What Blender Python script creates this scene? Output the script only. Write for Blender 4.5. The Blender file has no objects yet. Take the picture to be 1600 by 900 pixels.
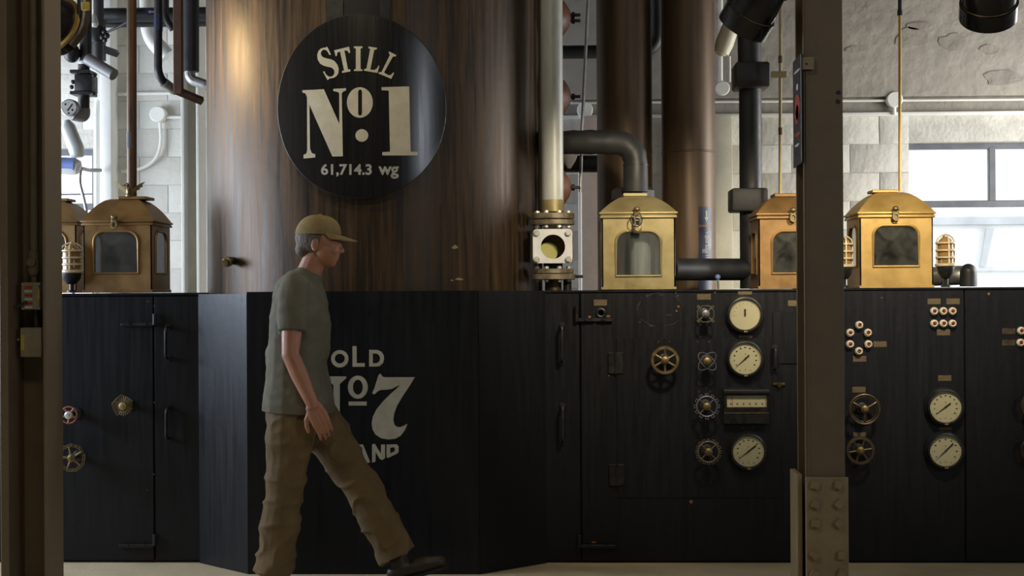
import bpy, bmesh, math, random
from mathutils import Vector, Matrix, noise
random.seed(7)
C = bpy.context.scene.collection
PI = math.pi

# ------------------------------------------------------------------ camera
H = 1.42
F = 2400.0                       # focal length in pixels of the 1600 px wide frame
YAW, PITCH, ROLL = math.radians(2.15), 4.0 / F, math.radians(0.34)
CAM = Vector((0, 0, H))
_f = Vector((-math.sin(YAW) * math.cos(PITCH), math.cos(YAW) * math.cos(PITCH), math.sin(PITCH)))
_r0 = Vector((math.cos(YAW), math.sin(YAW), 0))
_u0 = _r0.cross(_f)
_u = _u0 * math.cos(ROLL) + _r0 * math.sin(ROLL)
_r = _r0 * math.cos(ROLL) - _u0 * math.sin(ROLL)
cd = bpy.data.cameras.new('camera')
cd.sensor_width = 36; cd.lens = F / 1600 * 36; cd.clip_end = 200
cam = bpy.data.objects.new('camera', cd); C.objects.link(cam)
cam.matrix_world = Matrix(((_r.x, _u.x, -_f.x, CAM.x), (_r.y, _u.y, -_f.y, CAM.y), (_r.z, _u.z, -_f.z, CAM.z), (0, 0, 0, 1)))
bpy.context.scene.camera = cam

# ------------------------------------------------------------------ exposure, world, big lights
vs = bpy.context.scene.view_settings
vs.view_transform = 'Standard'; vs.look = 'None'; vs.gamma = 1.0; vs.use_curve_mapping = False
vs.exposure = 0.0
w = bpy.data.worlds.new('overcast_sky'); bpy.context.scene.world = w; w.use_nodes = True
bg = w.node_tree.nodes['Background']
bg.inputs[0].default_value = (0.93, 0.96, 1.0, 1); bg.inputs[1].default_value = 3.2

def area(name, loc, target, sx, sy, power, col):
    l = bpy.data.lights.new(name, 'AREA'); l.shape = 'RECTANGLE'; l.size = sx; l.size_y = sy; l.energy = power; l.color = col
    o = bpy.data.objects.new(name, l); C.objects.link(o); o.location = loc
    o.rotation_euler = (Vector(target) - Vector(loc)).to_track_quat('-Z', 'Z').to_euler()
    return o
def spot(name, loc, target, power, col, deg, blend=0.6, rad=0.04):
    l = bpy.data.lights.new(name, 'SPOT'); l.energy = power; l.color = col; l.spot_size = math.radians(deg); l.spot_blend = blend; l.shadow_soft_size = rad
    o = bpy.data.objects.new(name, l); C.objects.link(o); o.location = loc
    o.rotation_euler = (Vector(target) - Vector(loc)).to_track_quat('-Z', 'Y').to_euler()
    return o
DAY = (0.80, 0.88, 1.0); WARM = (1.0, 0.84, 0.60); AMBER = (1.0, 0.76, 0.38); NEUT = (1.0, 0.86, 0.64)
# daylight entering by the side windows (openings in wall_left and wall_right)
area('daylight_left', (-4.97, 9.3, 1.65), (0, 9.3, 1.75), 2.1, 1.6, 95, DAY)
area('daylight_left_middle', (-4.97, 7.25, 1.75), (0, 7.25, 1.5), 0.9, 1.9, 105, (0.68, 0.80, 1.0))
area('daylight_right', (4.17, 9.3, 1.65), (0, 9.3, 1.75), 2.1, 1.4, 108, (1.0, 0.96, 0.89))
area('daylight_right_front', (4.17, 1.5, 3.1), (0, 2.8, 2.6), 0.5, 1.5, 60, DAY)
# unseen front lamp added as general fill; ceiling lamp above the walkway
area('added_fill_front', (-1.0, 3.2, 4.4), (-1.0, 4.4, 0), 1.4, 0.5, 28, NEUT)
area('ceiling_lamp_light_walkway', (-1.5, 7.0, 4.4), (-1.5, 7.1, 0), 1.2, 0.3, 16, NEUT)

# gallery spotlight on the ceiling track in front of the still, above the frame
spot('track_spotlight_on_sign', (-2.0, 5.6, 4.3), (-1.25, 7.6, 2.35), 85, (1.0, 0.86, 0.58), 34, .8, .06)

# ------------------------------------------------------------------ helpers
def P(px, py, Y):
    d = _f + _r * ((px - 800) / F) + _u * ((450 - py) / F)
    return CAM + d * (Y / d.y)
def mpp(Y): return Y / F
STILL_C = Vector((-1.09, 8.61, 0)); STILL_R = 0.93
def cylP(px, py, R):
    d = _f + _r * ((px - 800) / F) + _u * ((450 - py) / F)
    a = d.x**2 + d.y**2; ox, oy = CAM.x - STILL_C.x, CAM.y - STILL_C.y
    b = 2 * (ox * d.x + oy * d.y); c = ox * ox + oy * oy - R * R
    disc = max(b * b - 4 * a * c, 0)
    return CAM + d * ((-b - math.sqrt(disc)) / (2 * a))

ROOT = {}
def root(name, label, cat, loc, group=None):
    o = bpy.data.objects.new(name, None); C.objects.link(o); o.location = Vector(loc); o.empty_display_size = 0.05
    o['label'] = label; o['category'] = cat
    if group: o['group'] = group
    ROOT[o.name] = Vector(loc)
    return o
def tag(o, label, cat, group=None):
    o['label'] = label; o['category'] = cat
    if group: o['group'] = group
    return o

class MB:
    def __init__(s): s.bm = bmesh.new()
    def add(s, verts, faces):
        vs_ = [s.bm.verts.new(v) for v in verts]
        for f in faces:
            try: s.bm.faces.new([vs_[i] for i in f])
            except ValueError: pass
        return s
    def box(s, a, b, bev=0.0, seg=1, mat=None):
        a = Vector(a); b = Vector(b)
        lo = Vector([min(a[i], b[i]) for i in range(3)]); hi = Vector([max(a[i], b[i]) for i in range(3)])
        t = bmesh.new()
        bmesh.ops.create_cube(t, size=1.0)
        for v in t.verts: v.co = Vector([lo[i] + (v.co[i] + .5) * (hi[i] - lo[i]) for i in range(3)])
        if bev > 0: bmesh.ops.bevel(t, geom=t.edges[:], offset=min(bev, min(hi[i] - lo[i] for i in range(3)) * .45), segments=seg, affect='EDGES', profile=.5)
        return s.merge(t, mat)
    def merge(s, t, mat=None):
        t.verts.index_update()
        m = {}
        for v in t.verts: m[v] = s.bm.verts.new(mat @ v.co if mat else v.co)
        for f in t.faces:
            try: s.bm.faces.new([m[v] for v in f.verts])
            except ValueError: pass
        t.free(); return s
    def tube(s, path, r, seg=12, closed=False, caps=True):
        pts = [Vector(p) for p in path]; n = len(pts)
        rs = r if isinstance(r, (list, tuple)) else [r] * n
        tans = []
        for i in range(n):
            if closed: t = pts[(i + 1) % n] - pts[i - 1]
            else: t = pts[min(i + 1, n - 1)] - pts[max(i - 1, 0)]
            tans.append(t.normalized())
        up = Vector((0, 0, 1)) if abs(tans[0].z) < .9 else Vector((1, 0, 0))
        nrm = (up - tans[0] * up.dot(tans[0])).normalized()
        rings = []
        for i in range(n):
            nrm = (nrm - tans[i] * nrm.dot(tans[i]))
            if nrm.length < 1e-6: nrm = tans[i].orthogonal()
            nrm.normalize(); bi = tans[i].cross(nrm)
            rings.append([s.bm.verts.new(pts[i] + (nrm * math.cos(2 * PI * k / seg) + bi * math.sin(2 * PI * k / seg)) * rs[i]) for k in range(seg)])
        m = n if closed else n - 1
        for i in range(m):
            a, b = rings[i], rings[(i + 1) % n]
            for k in range(seg): s.bm.faces.new((a[k], a[(k + 1) % seg], b[(k + 1) % seg], b[k]))
        if caps and not closed:
            s.bm.faces.new(rings[0][::-1]); s.bm.faces.new(rings[-1])
        return s
    def lathe(s, prof, o, axis, seg=24, caps=True):
        """prof: (radius, distance along axis)"""
        o = Vector(o); ax = Vector(axis).normalized(); a = ax.orthogonal().normalized(); b = ax.cross(a)
        rings = []
        for r, h in prof:
            if r < 1e-5: rings.append([s.bm.verts.new(o + ax * h)])
            else: rings.append([s.bm.verts.new(o + ax * h + (a * math.cos(2 * PI * (k + .5) / seg) + b * math.sin(2 * PI * (k + .5) / seg)) * r) for k in range(seg)])
        for i in range(len(rings) - 1):
            A, B = rings[i], rings[i + 1]
            for k in range(seg):
                k2 = (k + 1) % seg
                if len(A) == 1 and len(B) == 1: continue
                if len(A) == 1: s.bm.faces.new((A[0], B[k2], B[k]))
                elif len(B) == 1: s.bm.faces.new((A[k], A[k2], B[0]))
                else: s.bm.faces.new((A[k], A[k2], B[k2], B[k]))
        if caps:
            if len(rings[0]) > 1: s.bm.faces.new(rings[0][::-1])
            if len(rings[-1]) > 1: s.bm.faces.new(rings[-1])
        return s
    def cyl(s, p0, p1, r, seg=16, r2=None, bev=0):
        p0 = Vector(p0); p1 = Vector(p1); L = (p1 - p0).length; r2 = r if r2 is None else r2
        pr = [(r, 0), (r2, L)] if not bev else [(r - bev, 0), (r, bev), (r2, L - bev), (r2 - bev, L)]
        return s.lathe(pr, p0, p1 - p0, seg)
    def ball(s, c, rad, seg=12, rings=8):
        rad = rad if isinstance(rad, (tuple, list, Vector)) else (rad,) * 3
        t = bmesh.new(); bmesh.ops.create_uvsphere(t, u_segments=seg, v_segments=rings, radius=1)
        for v in t.verts: v.co = Vector(c) + Vector((v.co.x * rad[0], v.co.y * rad[1], v.co.z * rad[2]))
        return s.merge(t)
    def plate(s, loops, fmap, t=0.0):
        """flat plate from 2-D loops (outline first, then holes) with thickness t; fmap(u, v, w) -> world"""
        tmp = bmesh.new(); edges = []; LV = []
        for lp in loops:
            vs_ = [tmp.verts.new((u, v, 0)) for u, v in lp]; LV.append(vs_)
            edges += [tmp.edges.new((vs_[i], vs_[(i + 1) % len(vs_)])) for i in range(len(vs_))]
        bmesh.ops.triangle_fill(tmp, use_beauty=True, use_dissolve=False, edges=edges)
        tmp.verts.index_update()
        tri = [[v.index for v in f.verts] for f in tmp.faces]; co = [v.co.copy() for v in tmp.verts]
        idx = [[v.index for v in l] for l in LV]; tmp.free()
        A = [s.bm.verts.new(fmap(c.x, c.y, 0)) for c in co]
        for f in tri: s.bm.faces.new([A[i] for i in f])
        if t:
            B = [s.bm.verts.new(fmap(c.x, c.y, t)) for c in co]
            for f in tri: s.bm.faces.new([B[i] for i in f[::-1]])
            for l in idx:
                for i in range(len(l)):
                    a, b = l[i], l[(i + 1) % len(l)]
                    s.bm.faces.new((A[a], A[b], B[b], B[a]))
        return s
    def build(s, name, mat, parent=None, sharp=35, recalc=True, kind=None):
        bm = s.bm
        if recalc: bmesh.ops.recalc_face_normals(bm, faces=bm.faces[:])
        off = ROOT[parent.name] if parent is not None and parent.name in ROOT else Vector((0, 0, 0))
        for v in bm.verts: v.co -= off
        me = bpy.data.meshes.new(name); bm.to_mesh(me); bm.free()
        me.polygons.foreach_set('use_smooth', [True] * len(me.polygons))
        me.set_sharp_from_angle(angle=math.radians(sharp))
        me.materials.append(mat)
        o = bpy.data.objects.new(name, me); C.objects.link(o)
        if parent is not None:
            o.parent = parent; ROOT[o.name] = off
        else: ROOT[o.name] = Vector((0, 0, 0))
        if kind: o['kind'] = kind
        return o
def solo(name, mb, mat, label, cat, group=None, **k):
    """a thing that is a single mesh: origin at its own base"""
    zs = [v.co for v in mb.bm.verts]
    c = Vector((sum(v.x for v in zs) / len(zs), sum(v.y for v in zs) / len(zs), min(v.z for v in zs)))
    for v in mb.bm.verts: v.co -= c
    o = mb.build(name, mat, None, **k); o.location = c; ROOT[o.name] = c
    return tag(o, label, cat, group)
def struct(name, mb, mat, **k):
    o = mb.build(name, mat, None, **k); o['kind'] = 'structure'; return o

def arc(c, r0, a, b, n, u, v):
    c = Vector(c); return [c + Vector(u) * (r0 * math.cos(a + (b - a) * i / n)) + Vector(v) * (r0 * math.sin(a + (b - a) * i / n)) for i in range(n + 1)]
def bend(pts, rad, n=6):
    """round the corners of a poly-line"""
    pts = [Vector(p) for p in pts]; out = [pts[0]]
    for i in range(1, len(pts) - 1):
        p = pts[i]; a = pts[i - 1] - p; b = pts[i + 1] - p; rr = min(rad, a.length * .49, b.length * .49)
        A = p + a.normalized() * rr; B = p + b.normalized() * rr
        for k in range(n + 1):
            t = k / n; out.append(A * (1 - t)**2 + p * 2 * t * (1 - t) + B * t * t)
    out.append(pts[-1]); return out
def ell(cx, cy, rx, ry, n=32): return [(cx + rx * math.cos(2 * PI * i / n), cy + ry * math.sin(2 * PI * i / n)) for i in range(n)]

# ------------------------------------------------------------------ materials
def mat(name, c1, c2=None, rough=.5, metal=0., nscale=6., stretch=(1, 1, 1), bump=0., bscale=40., c3=None, spec=.5, rvar=.12, coat=0.):
    m = bpy.data.materials.new(name); m.use_nodes = True; nt = m.node_tree; N = nt.nodes; L = nt.links
    b = N['Principled BSDF']; b.inputs['Metallic'].default_value = metal; b.inputs['Roughness'].default_value = rough
    b.inputs['Specular IOR Level'].default_value = spec
    if coat: b.inputs['Coat Weight'].default_value = coat; b.inputs['Coat Roughness'].default_value = .34
    tc = N.new('ShaderNodeTexCoord'); mp = N.new('ShaderNodeMapping'); mp.inputs['Scale'].default_value = stretch
    L.new(tc.outputs['Object'], mp.inputs[0])
    nz = N.new('ShaderNodeTexNoise'); nz.inputs['Scale'].default_value = nscale; nz.inputs['Detail'].default_value = 8; nz.inputs['Roughness'].default_value = .65
    L.new(mp.outputs[0], nz.inputs['Vector'])
    cr = N.new('ShaderNodeValToRGB'); L.new(nz.outputs['Fac'], cr.inputs[0])
    c2 = c2 or tuple(x * .75 for x in c1)
    e = cr.color_ramp.elements; e[0].position = .36; e[0].color = (*c2, 1); e[1].position = .64; e[1].color = (*c1, 1)
    if c3: x = e.new(.74); x.color = (*c3, 1)
    L.new(cr.outputs[0], b.inputs['Base Color'])
    mr = N.new('ShaderNodeMapRange'); mr.inputs['To Min'].default_value = max(rough - rvar, .02); mr.inputs['To Max'].default_value = min(rough + rvar, 1)
    mr.inputs['From Min'].default_value = .3; mr.inputs['From Max'].default_value = .7
    L.new(nz.outputs['Fac'], mr.inputs['Value']); L.new(mr.outputs[0], b.inputs['Roughness'])
    if bump:
        nb = N.new('ShaderNodeTexNoise'); nb.inputs['Scale'].default_value = bscale; nb.inputs['Detail'].default_value = 6
        L.new(tc.outputs['Object'], nb.inputs['Vector'])
        bp = N.new('ShaderNodeBump'); bp.inputs['Strength'].default_value = bump; bp.inputs['Distance'].default_value = .02
        L.new(nb.outputs['Fac'], bp.inputs['Height']); L.new(bp.outputs[0], b.inputs['Normal'])
    return m
def glass(name, tint=(.9, .92, .92), refl=.12, dust=.0, dustcol=(.6, .6, .58), rough=.03, streak=0.):
    m = bpy.data.materials.new(name); m.use_nodes = True; nt = m.node_tree; N = nt.nodes; L = nt.links
    N.remove(N['Principled BSDF']); out = N['Material Output']
    tr = N.new('ShaderNodeBsdfTransparent'); tr.inputs[0].default_value = (*tint, 1)
    gl = N.new('ShaderNodeBsdfGlossy'); gl.inputs['Roughness'].default_value = rough
    lw = N.new('ShaderNodeLayerWeight'); lw.inputs[0].default_value = .5
    pw = N.new('ShaderNodeMath'); pw.operation = 'POWER'; pw.inputs[1].default_value = 5; L.new(lw.outputs['Facing'], pw.inputs[0])
    ad = N.new('ShaderNodeMath'); ad.operation = 'ADD'; ad.use_clamp = True; ad.inputs[1].default_value = refl; L.new(pw.outputs[0], ad.inputs[0])
    mx = N.new('ShaderNodeMixShader'); L.new(ad.outputs[0], mx.inputs[0]); L.new(tr.outputs[0], mx.inputs[1]); L.new(gl.outputs[0], mx.inputs[2])
    last = mx
    if dust:
        df = N.new('ShaderNodeBsdfDiffuse'); df.inputs[0].default_value = (*dustcol, 1)
        tc = N.new('ShaderNodeTexCoord'); mp = N.new('ShaderNodeMapping'); mp.inputs['Scale'].default_value = (1, 1, 1 if not streak else .12)
        L.new(tc.outputs['Object'], mp.inputs[0])
        nz = N.new('ShaderNodeTexNoise'); nz.inputs['Scale'].default_value = 14; nz.inputs['Detail'].default_value = 7; nz.inputs['Distortion'].default_value = .8 if not streak else 0
        L.new(mp.outputs[0], nz.inputs['Vector'])
        mr = N.new('ShaderNodeMapRange'); mr.inputs['From Min'].default_value = .2; mr.inputs['From Max'].default_value = .9; mr.inputs['To Max'].default_value = dust
        L.new(nz.outputs['Fac'], mr.inputs['Value'])
        m2 = N.new('ShaderNodeMixShader'); L.new(mr.outputs[0], m2.inputs[0]); L.new(last.outputs[0], m2.inputs[1]); L.new(df.outputs[0], m2.inputs[2]); last = m2
    L.new(last.outputs[0], out.inputs[0])
    return m

BLACK = mat('black_enamel', (.0065, .0072, .0100), (.0045, .005, .0068), spec=.32, rough=.42, nscale=5, stretch=(9, 9, .7), bump=.04, bscale=25, rvar=.08)
BLACKSEAM = mat('black_enamel_panel', (.0075, .0082, .0112), (.005, .0055, .0075), spec=.32, rough=.42, nscale=4, stretch=(12, 12, .6), bump=.04, bscale=25, rvar=.08)
BLACKGLOSS = mat('black_gloss', (.008, .008, .009), rough=.22, nscale=8)
BLACKIRON = mat('black_iron', (.018, .018, .020), (.010, .010, .011), rough=.45, metal=.2, nscale=30)
GAUGEBLACK = mat('gauge_black', (.012, .012, .013), rough=.3, nscale=20)
STILLCOP = mat('aged_copper', (.088, .051, .024), (.023, .018, .014), rough=.46, metal=.55, nscale=3.6, stretch=(10, 10, .45), c3=(.21, .12, .042), bump=.05, bscale=18, rvar=.14, coat=.06)
SIGNBLACK = mat('sign_black_satin', (.012, .0115, .012), (.008, .008, .008), rough=.24, metal=.0, nscale=5, stretch=(14, 14, .5), rvar=.04)
CREAM = mat('cream_paint', (.60, .56, .44), (.50, .47, .37), rough=.55, nscale=18)
CREAMDULL = mat('cream_decal', (.44, .41, .32), (.37, .345, .27), rough=.6, nscale=18)
GREYLET = mat('pale_grey_paint', (.42, .42, .39), rough=.5, nscale=18)
BRASSGOLD = mat('polished_brass', (.56, .38, .13), (.43, .28, .085), rough=.48, metal=.55, nscale=7, bump=.05, bscale=14)
BRASSPALE = mat('pale_brass', (.38, .32, .16), (.28, .225, .105), rough=.48, metal=.5, nscale=7, bump=.05, bscale=14)
BRASSBROWN = mat('brown_brass', (.31, .18, .065), (.21, .12, .045), rough=.48, metal=.5, nscale=7, bump=.05, bscale=14)
BRASSDIM = mat('tarnished_brass', (.24, .18, .085), (.15, .115, .055), rough=.45, metal=.8, nscale=30)
BRONZE = mat('dark_bronze', (.13, .098, .06), (.08, .06, .038), rough=.45, metal=.8, nscale=30)
COPCOL = mat('brown_copper', (.135, .088, .050), (.085, .054, .032), rough=.45, metal=.35, nscale=3, stretch=(6, 6, .5), rvar=.06)
COPPIPE = mat('rusty_copper', (.13, .070, .034), (.065, .042, .028), rough=.5, metal=.6, nscale=8, stretch=(1, 1, .4))
RUST = mat('rusty_steel', (.10, .043, .022), (.055, .028, .017), rough=.7, metal=.2, nscale=16, bump=.1)
REDIRON = mat('red_oxide_iron', (.19, .075, .042), (.13, .05, .03), rough=.5, nscale=10)
INSUL = mat('black_rubber_jacket', (.030, .031, .033), (.018, .019, .021), rough=.55, nscale=7, bump=.12, bscale=9)
INSULB = mat('black_foam_sleeve', (.020, .021, .024), (.013, .014, .016), rough=.5, nscale=7, bump=.08, bscale=12)
SILVER = mat('aluminium_jacket', (.52, .54, .52), (.42, .44, .42), rough=.42, metal=.12, nscale=9, stretch=(2, 2, .6), rvar=.08)
STEEL = mat('galvanised_steel', (.42, .43, .43), (.30, .31, .31), rough=.4, metal=.8, nscale=20)
CHROMEBOLT = mat('zinc_bolt', (.70, .70, .66), (.5, .5, .46), rough=.4, metal=.5, nscale=20)
WHITEMET = mat('white_enamel_metal', (.74, .76, .78), (.66, .68, .70), rough=.4, metal=.1, nscale=14)
FLANGE = mat('weathered_flange', (.30, .27, .20), (.15, .115, .07), rough=.55, metal=.5, nscale=18, c3=(.42, .40, .32))
WALL = mat('white_wall_paint', (.63, .62, .57), (.57, .56, .51), rough=.75, nscale=3, bump=.42, bscale=17)
WALLSPILL = mat('wall_copper_light_tint', (.56, .45, .385), (.49, .39, .335), rough=.8, nscale=3, bump=.3, bscale=22)  # pink light reflected off the copper, put into the pilaster colour
BEAM = mat('grey_white_plaster', (.30, .278, .238), (.245, .226, .195), rough=.8, nscale=2.2, stretch=(1, 1, 3), bump=.8, bscale=11)
SMOOTHW = mat('white_gloss_paint', (.72, .72, .68), (.66, .66, .62), rough=.5, nscale=4, bump=.05)
CREAMW = mat('cream_gloss', (.66, .62, .48), (.55, .52, .40), rough=.5, nscale=5, bump=.08)
MORTAR = mat('painted_mortar', (.58, .57, .52), rough=.85, nscale=9, bump=.3)
TAUPE = mat('taupe_column_paint', (.145, .108, .064), (.120, .089, .053), rough=.6, nscale=7, bump=.06, bscale=60)
TAUPE2 = mat('taupe_splice_paint', (.27, .205, .115), (.22, .168, .094), rough=.6, nscale=9, bump=.06, bscale=60)
CONDUIT = mat('painted_conduit', (.15, .125, .088), rough=.5, nscale=12)
FLOORM = mat('tan_concrete', (.56, .47, .30), (.46, .385, .245), rough=.75, nscale=3, bump=.15, bscale=60)
CEIL = mat('dark_ceiling_paint', (.07, .065, .06), rough=.9, nscale=2)
WINFRAME = mat('grey_window_steel', (.13, .14, .16), rough=.5, nscale=8)
DIAL = mat('ivory_dial', (.56, .53, .36), (.51, .48, .32), rough=.45, nscale=6)
INK = mat('black_ink', (.012, .012, .012), rough=.5)
AMBERG = mat('amber_glass', (.32, .175, .055), (.26, .135, .04), rough=.12, nscale=10)
CAGE = mat('ivory_cage_wire', (.62, .56, .38), (.50, .45, .30), rough=.45, metal=.2, nscale=20)
PORC = mat('ivory_porcelain', (.66, .62, .50), (.58, .54, .43), rough=.3, nscale=10)
REDJ = mat('red_jewel', (.34, .028, .014), rough=.15, nscale=10)
BLUEST = mat('blue_sticker', (.010, .018, .055), (.008, .014, .045), rough=.4, nscale=10)
BLUEKNOB = mat('blue_knob', (.16, .24, .52), rough=.35, nscale=10)
ORANGEP = mat('orange_enamel', (.40, .13, .05), (.24, .08, .035), rough=.5, nscale=30)
YELLOWL = mat('yellow_label', (.45, .33, .05), rough=.5, nscale=10)
REDL = mat('red_label', (.30, .03, .02), rough=.5, nscale=10)
WHITEL = mat('white_label', (.45, .44, .40), rough=.5, nscale=10)
GREYTAN = mat('tan_grey_box', (.25, .21, .15), (.20, .17, .12), rough=.5, nscale=14)
CHIP = mat('rust_chip', (.26, .11, .045), (.16, .07, .03), rough=.8, nscale=60)
SCUFF = mat('grey_scuff', (.075, .075, .072), (.035, .035, .035), rough=.8, nscale=60)
YELDISC = mat('pale_yellow_disc', (.62, .60, .24), (.56, .54, .21), rough=.5, nscale=10)
OLIVESHADE = mat('olive_painted_shadow', (.30, .25, .08), rough=.5, nscale=10)  # dark olive stands for the shadow inside the sight glass
SKIN = mat('skin', (.40, .19, .115), (.34, .15, .085), rough=.5, nscale=14, bump=.03, bscale=80)
SHIRT = mat('grey_olive_cotton', (.15, .14, .105), (.12, .112, .085), rough=.9, nscale=10, bump=.35, bscale=9, spec=.2)
PANTS = mat('khaki_brown_cotton', (.165, .115, .058), (.12, .084, .042), rough=.9, nscale=9, stretch=(1, 1, .6), bump=.6, bscale=8, spec=.2)
CAPM = mat('tan_cap_cotton', (.25, .185, .085), (.20, .15, .07), rough=.9, nscale=30, bump=.1, bscale=90, spec=.2)
HAIR = mat('grey_brown_hair', (.14, .11, .08), (.07, .055, .04), rough=.7, nscale=60, bump=.4, bscale=90)
LEATHER = mat('dark_leather', (.035, .022, .014), rough=.5, nscale=20)
BEARDM = HAIR
EYEW = mat('eye_white', (.36, .31, .27), rough=.2)
OUTW = mat('white_siding', (.82, .83, .84), (.78, .79, .80), rough=.8, nscale=2)
OUTG = mat('pale_grey_trim', (.52, .54, .56), rough=.8, nscale=2)
OUTGROUND = mat('pale_concrete_yard', (.6, .6, .58), rough=.9, nscale=1)
PANE = glass('clear_window_glass', (.97, .98, .98), refl=.06)
BOXGLASS = glass('dusty_box_glass', (.50, .53, .56), refl=.16, dust=.36, dustcol=(.22, .225, .20))
BOXGLASSF = glass('frosted_box_glass', (.88, .9, .9), refl=.10, dust=.30, dustcol=(.30, .31, .31), streak=1)
DIALGLASS = glass('dial_glass', (.97, .97, .96), refl=.05)
LAMPGLASS = glass('lamp_lens', (.9, .88, .8), refl=.1)
STEELDIM = mat('dull_blue_steel', (.20, .20, .23), (.13, .13, .15), rough=.45, metal=.6, nscale=30)
WORN = mat('worn_tan_iron', (.20, .17, .12), (.13, .11, .08), rough=.5, metal=.5, nscale=30)
FROST = mat('frosted_white_glass', (.86, .88, .87), (.62, .64, .63), rough=.35, nscale=9, stretch=(4, 4, .3))
SIDEGLASS = glass('clear_side_glass', (.86, .88, .9), refl=.1, dust=.12, dustcol=(.3, .3, .3))
GREYPVC = mat('grey_plastic', (.19, .19, .20), (.15, .15, .16), rough=.45, nscale=12)
PLATE = mat('etched_brass_plate', (.15, .115, .062), (.095, .072, .042), rough=.6, metal=.3, nscale=60, stretch=(.5, 1, 3))
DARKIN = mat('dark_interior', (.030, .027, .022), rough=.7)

# ------------------------------------------------------------------ text
def text_polys(s, bold=0.012, spacing=1.0):
    cu = bpy.data.curves.new('t', 'FONT'); cu.body = s; cu.offset = bold; cu.resolution_u = 4; cu.space_character = spacing
    o = bpy.data.objects.new('t', cu); C.objects.link(o)
    dg = bpy.context.evaluated_depsgraph_get(); me = bpy.data.meshes.new_from_object(o.evaluated_get(dg))
    vs_ = [v.co.copy() for v in me.vertices]; fs = [list(p.vertices) for p in me.polygons]
    bpy.data.objects.remove(o); bpy.data.curves.remove(cu); bpy.data.meshes.remove(me)
    return vs_, fs

# ================================================================== SETTING
YB = 10.6
struct('floor', MB().box((-6, -3, -.2), (5.2, 10.6, 0)), FLOORM)
struct('ceiling', MB().box((-6, -3, 4.5), (5.2, 11.2, 4.7)), CEIL)
win1 = (P(1420, 222, YB), P(1650, 540, YB)); win2 = (P(40, 232, YB), P(147, 540, YB))
def wall_with_holes(x0, x1, z0, z1, holes, y0, y1):
    mb = MB(); xs = sorted({x0, x1, *[h[0] for h in holes], *[h[1] for h in holes]})
    for a, b in zip(xs[:-1], xs[1:]):
        hs = [h for h in holes if h[0] <= a + 1e-6 and h[1] >= b - 1e-6]
        if not hs: mb.box((a, y0, z0), (b, y1, z1))
        for h in hs: mb.box((a, y0, z0), (b, y1, h[2])); mb.box((a, y0, h[3]), (b, y1, z1))
    return mb
H1 = (win1[0].x, win1[1].x, win1[1].z, win1[0].z); H2 = (win2[0].x, win2[1].x, win2[1].z, win2[0].z)
wb = struct('wall_back', wall_with_holes(-5.2, 4.4, 0, 4.5, [H1, H2], YB + .001, YB + .3), MORTAR)
def side_wall(name, x0, x1, holes):
    mb = MB(); ys = sorted({-3, 11.0, *[h[0] for h in holes], *[h[1] for h in holes]})
    for a, b in zip(ys[:-1], ys[1:]):
        hs = [h for h in holes if h[0] <= a + 1e-6 and h[1] >= b - 1e-6]
        if not hs: mb.box((x0, a, 0), (x1, b, 4.5))
        for h in hs: mb.box((x0, a, 0), (x1, b, h[2])); mb.box((x0, a, h[3]), (x1, b, 4.5))
    return struct(name, mb, WALL)
side_wall('wall_left', -5.2, -5.0, [(6.8, 7.7, .8, 2.7), (8.2, 10.4, .8, 3.2)])
side_wall('wall_right', 4.2, 4.4, [(8.2, 10.4, .9, 3.1), (1.15, 1.85, 2.35, 3.85)])
struct('wall_front', MB().box((-5.2, -3.2, 0), (4.4, -3, 4.5)), CEIL)
# painted blocks of the back wall
bmeshes = []
for k in range(8):
    mb = MB(); rnd = random.Random(k)
    mb.box((.002, -.002 - rnd.random() * .003, .002), (.3985, .012, .1935), .003, 2)
    for v in mb.bm.verts:
        v.co += Vector((noise.noise(v.co * 9 + Vector((k * 3, 0, 0))), noise.noise(v.co * 7 + Vector((0, k * 5, 0))), noise.noise(v.co * 8 + Vector((0, 0, k)))) ) * .004
    o = mb.build('block_src', WALL, None); bmeshes.append(o.data); bpy.data.objects.remove(o)
half = []
for k in range(2):
    o = MB().box((.002, -.006, .002), (.198, .012, .193), .005, 2).build('block_src', WALL, None); half.append(o.data); bpy.data.objects.remove(o)
def blocks(xa, xb, za, zb):
    row = 0; z = za
    while z < zb - .1:
        x = xa - (.2 if row % 2 else 0)
        while x < xb:
            a, b = x, x + .4
            hit = any(b > h[0] + .01 and a < h[1] - .01 and z + .195 > h[2] + .01 and z < h[3] - .01 for h in (H1, H2))
            if not hit:
                o = bpy.data.objects.new('block', random.choice(bmeshes)); C.objects.link(o); o.parent = wb; o.location = (x, YB, z)
            else:
                for q in (0, .2):
                    aa, bb = x + q, x + q + .2
                    if not any(bb > h[0] + .01 and aa < h[1] - .01 and z + .195 > h[2] + .01 and z < h[3] - .01 for h in (H1, H2)):
                        o = bpy.data.objects.new('block', random.choice(half)); C.objects.link(o); o.parent = wb; o.location = (x + q, YB, z)
            x += .4
        z += .195; row += 1
zl = P(1450, 180, YB).z
blocks(-4.99, P(330, 0, YB).x, 1.0, 3.75)
blocks(P(870, 0, YB).x, 4.0, zl - .195 * 8, zl)
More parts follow.
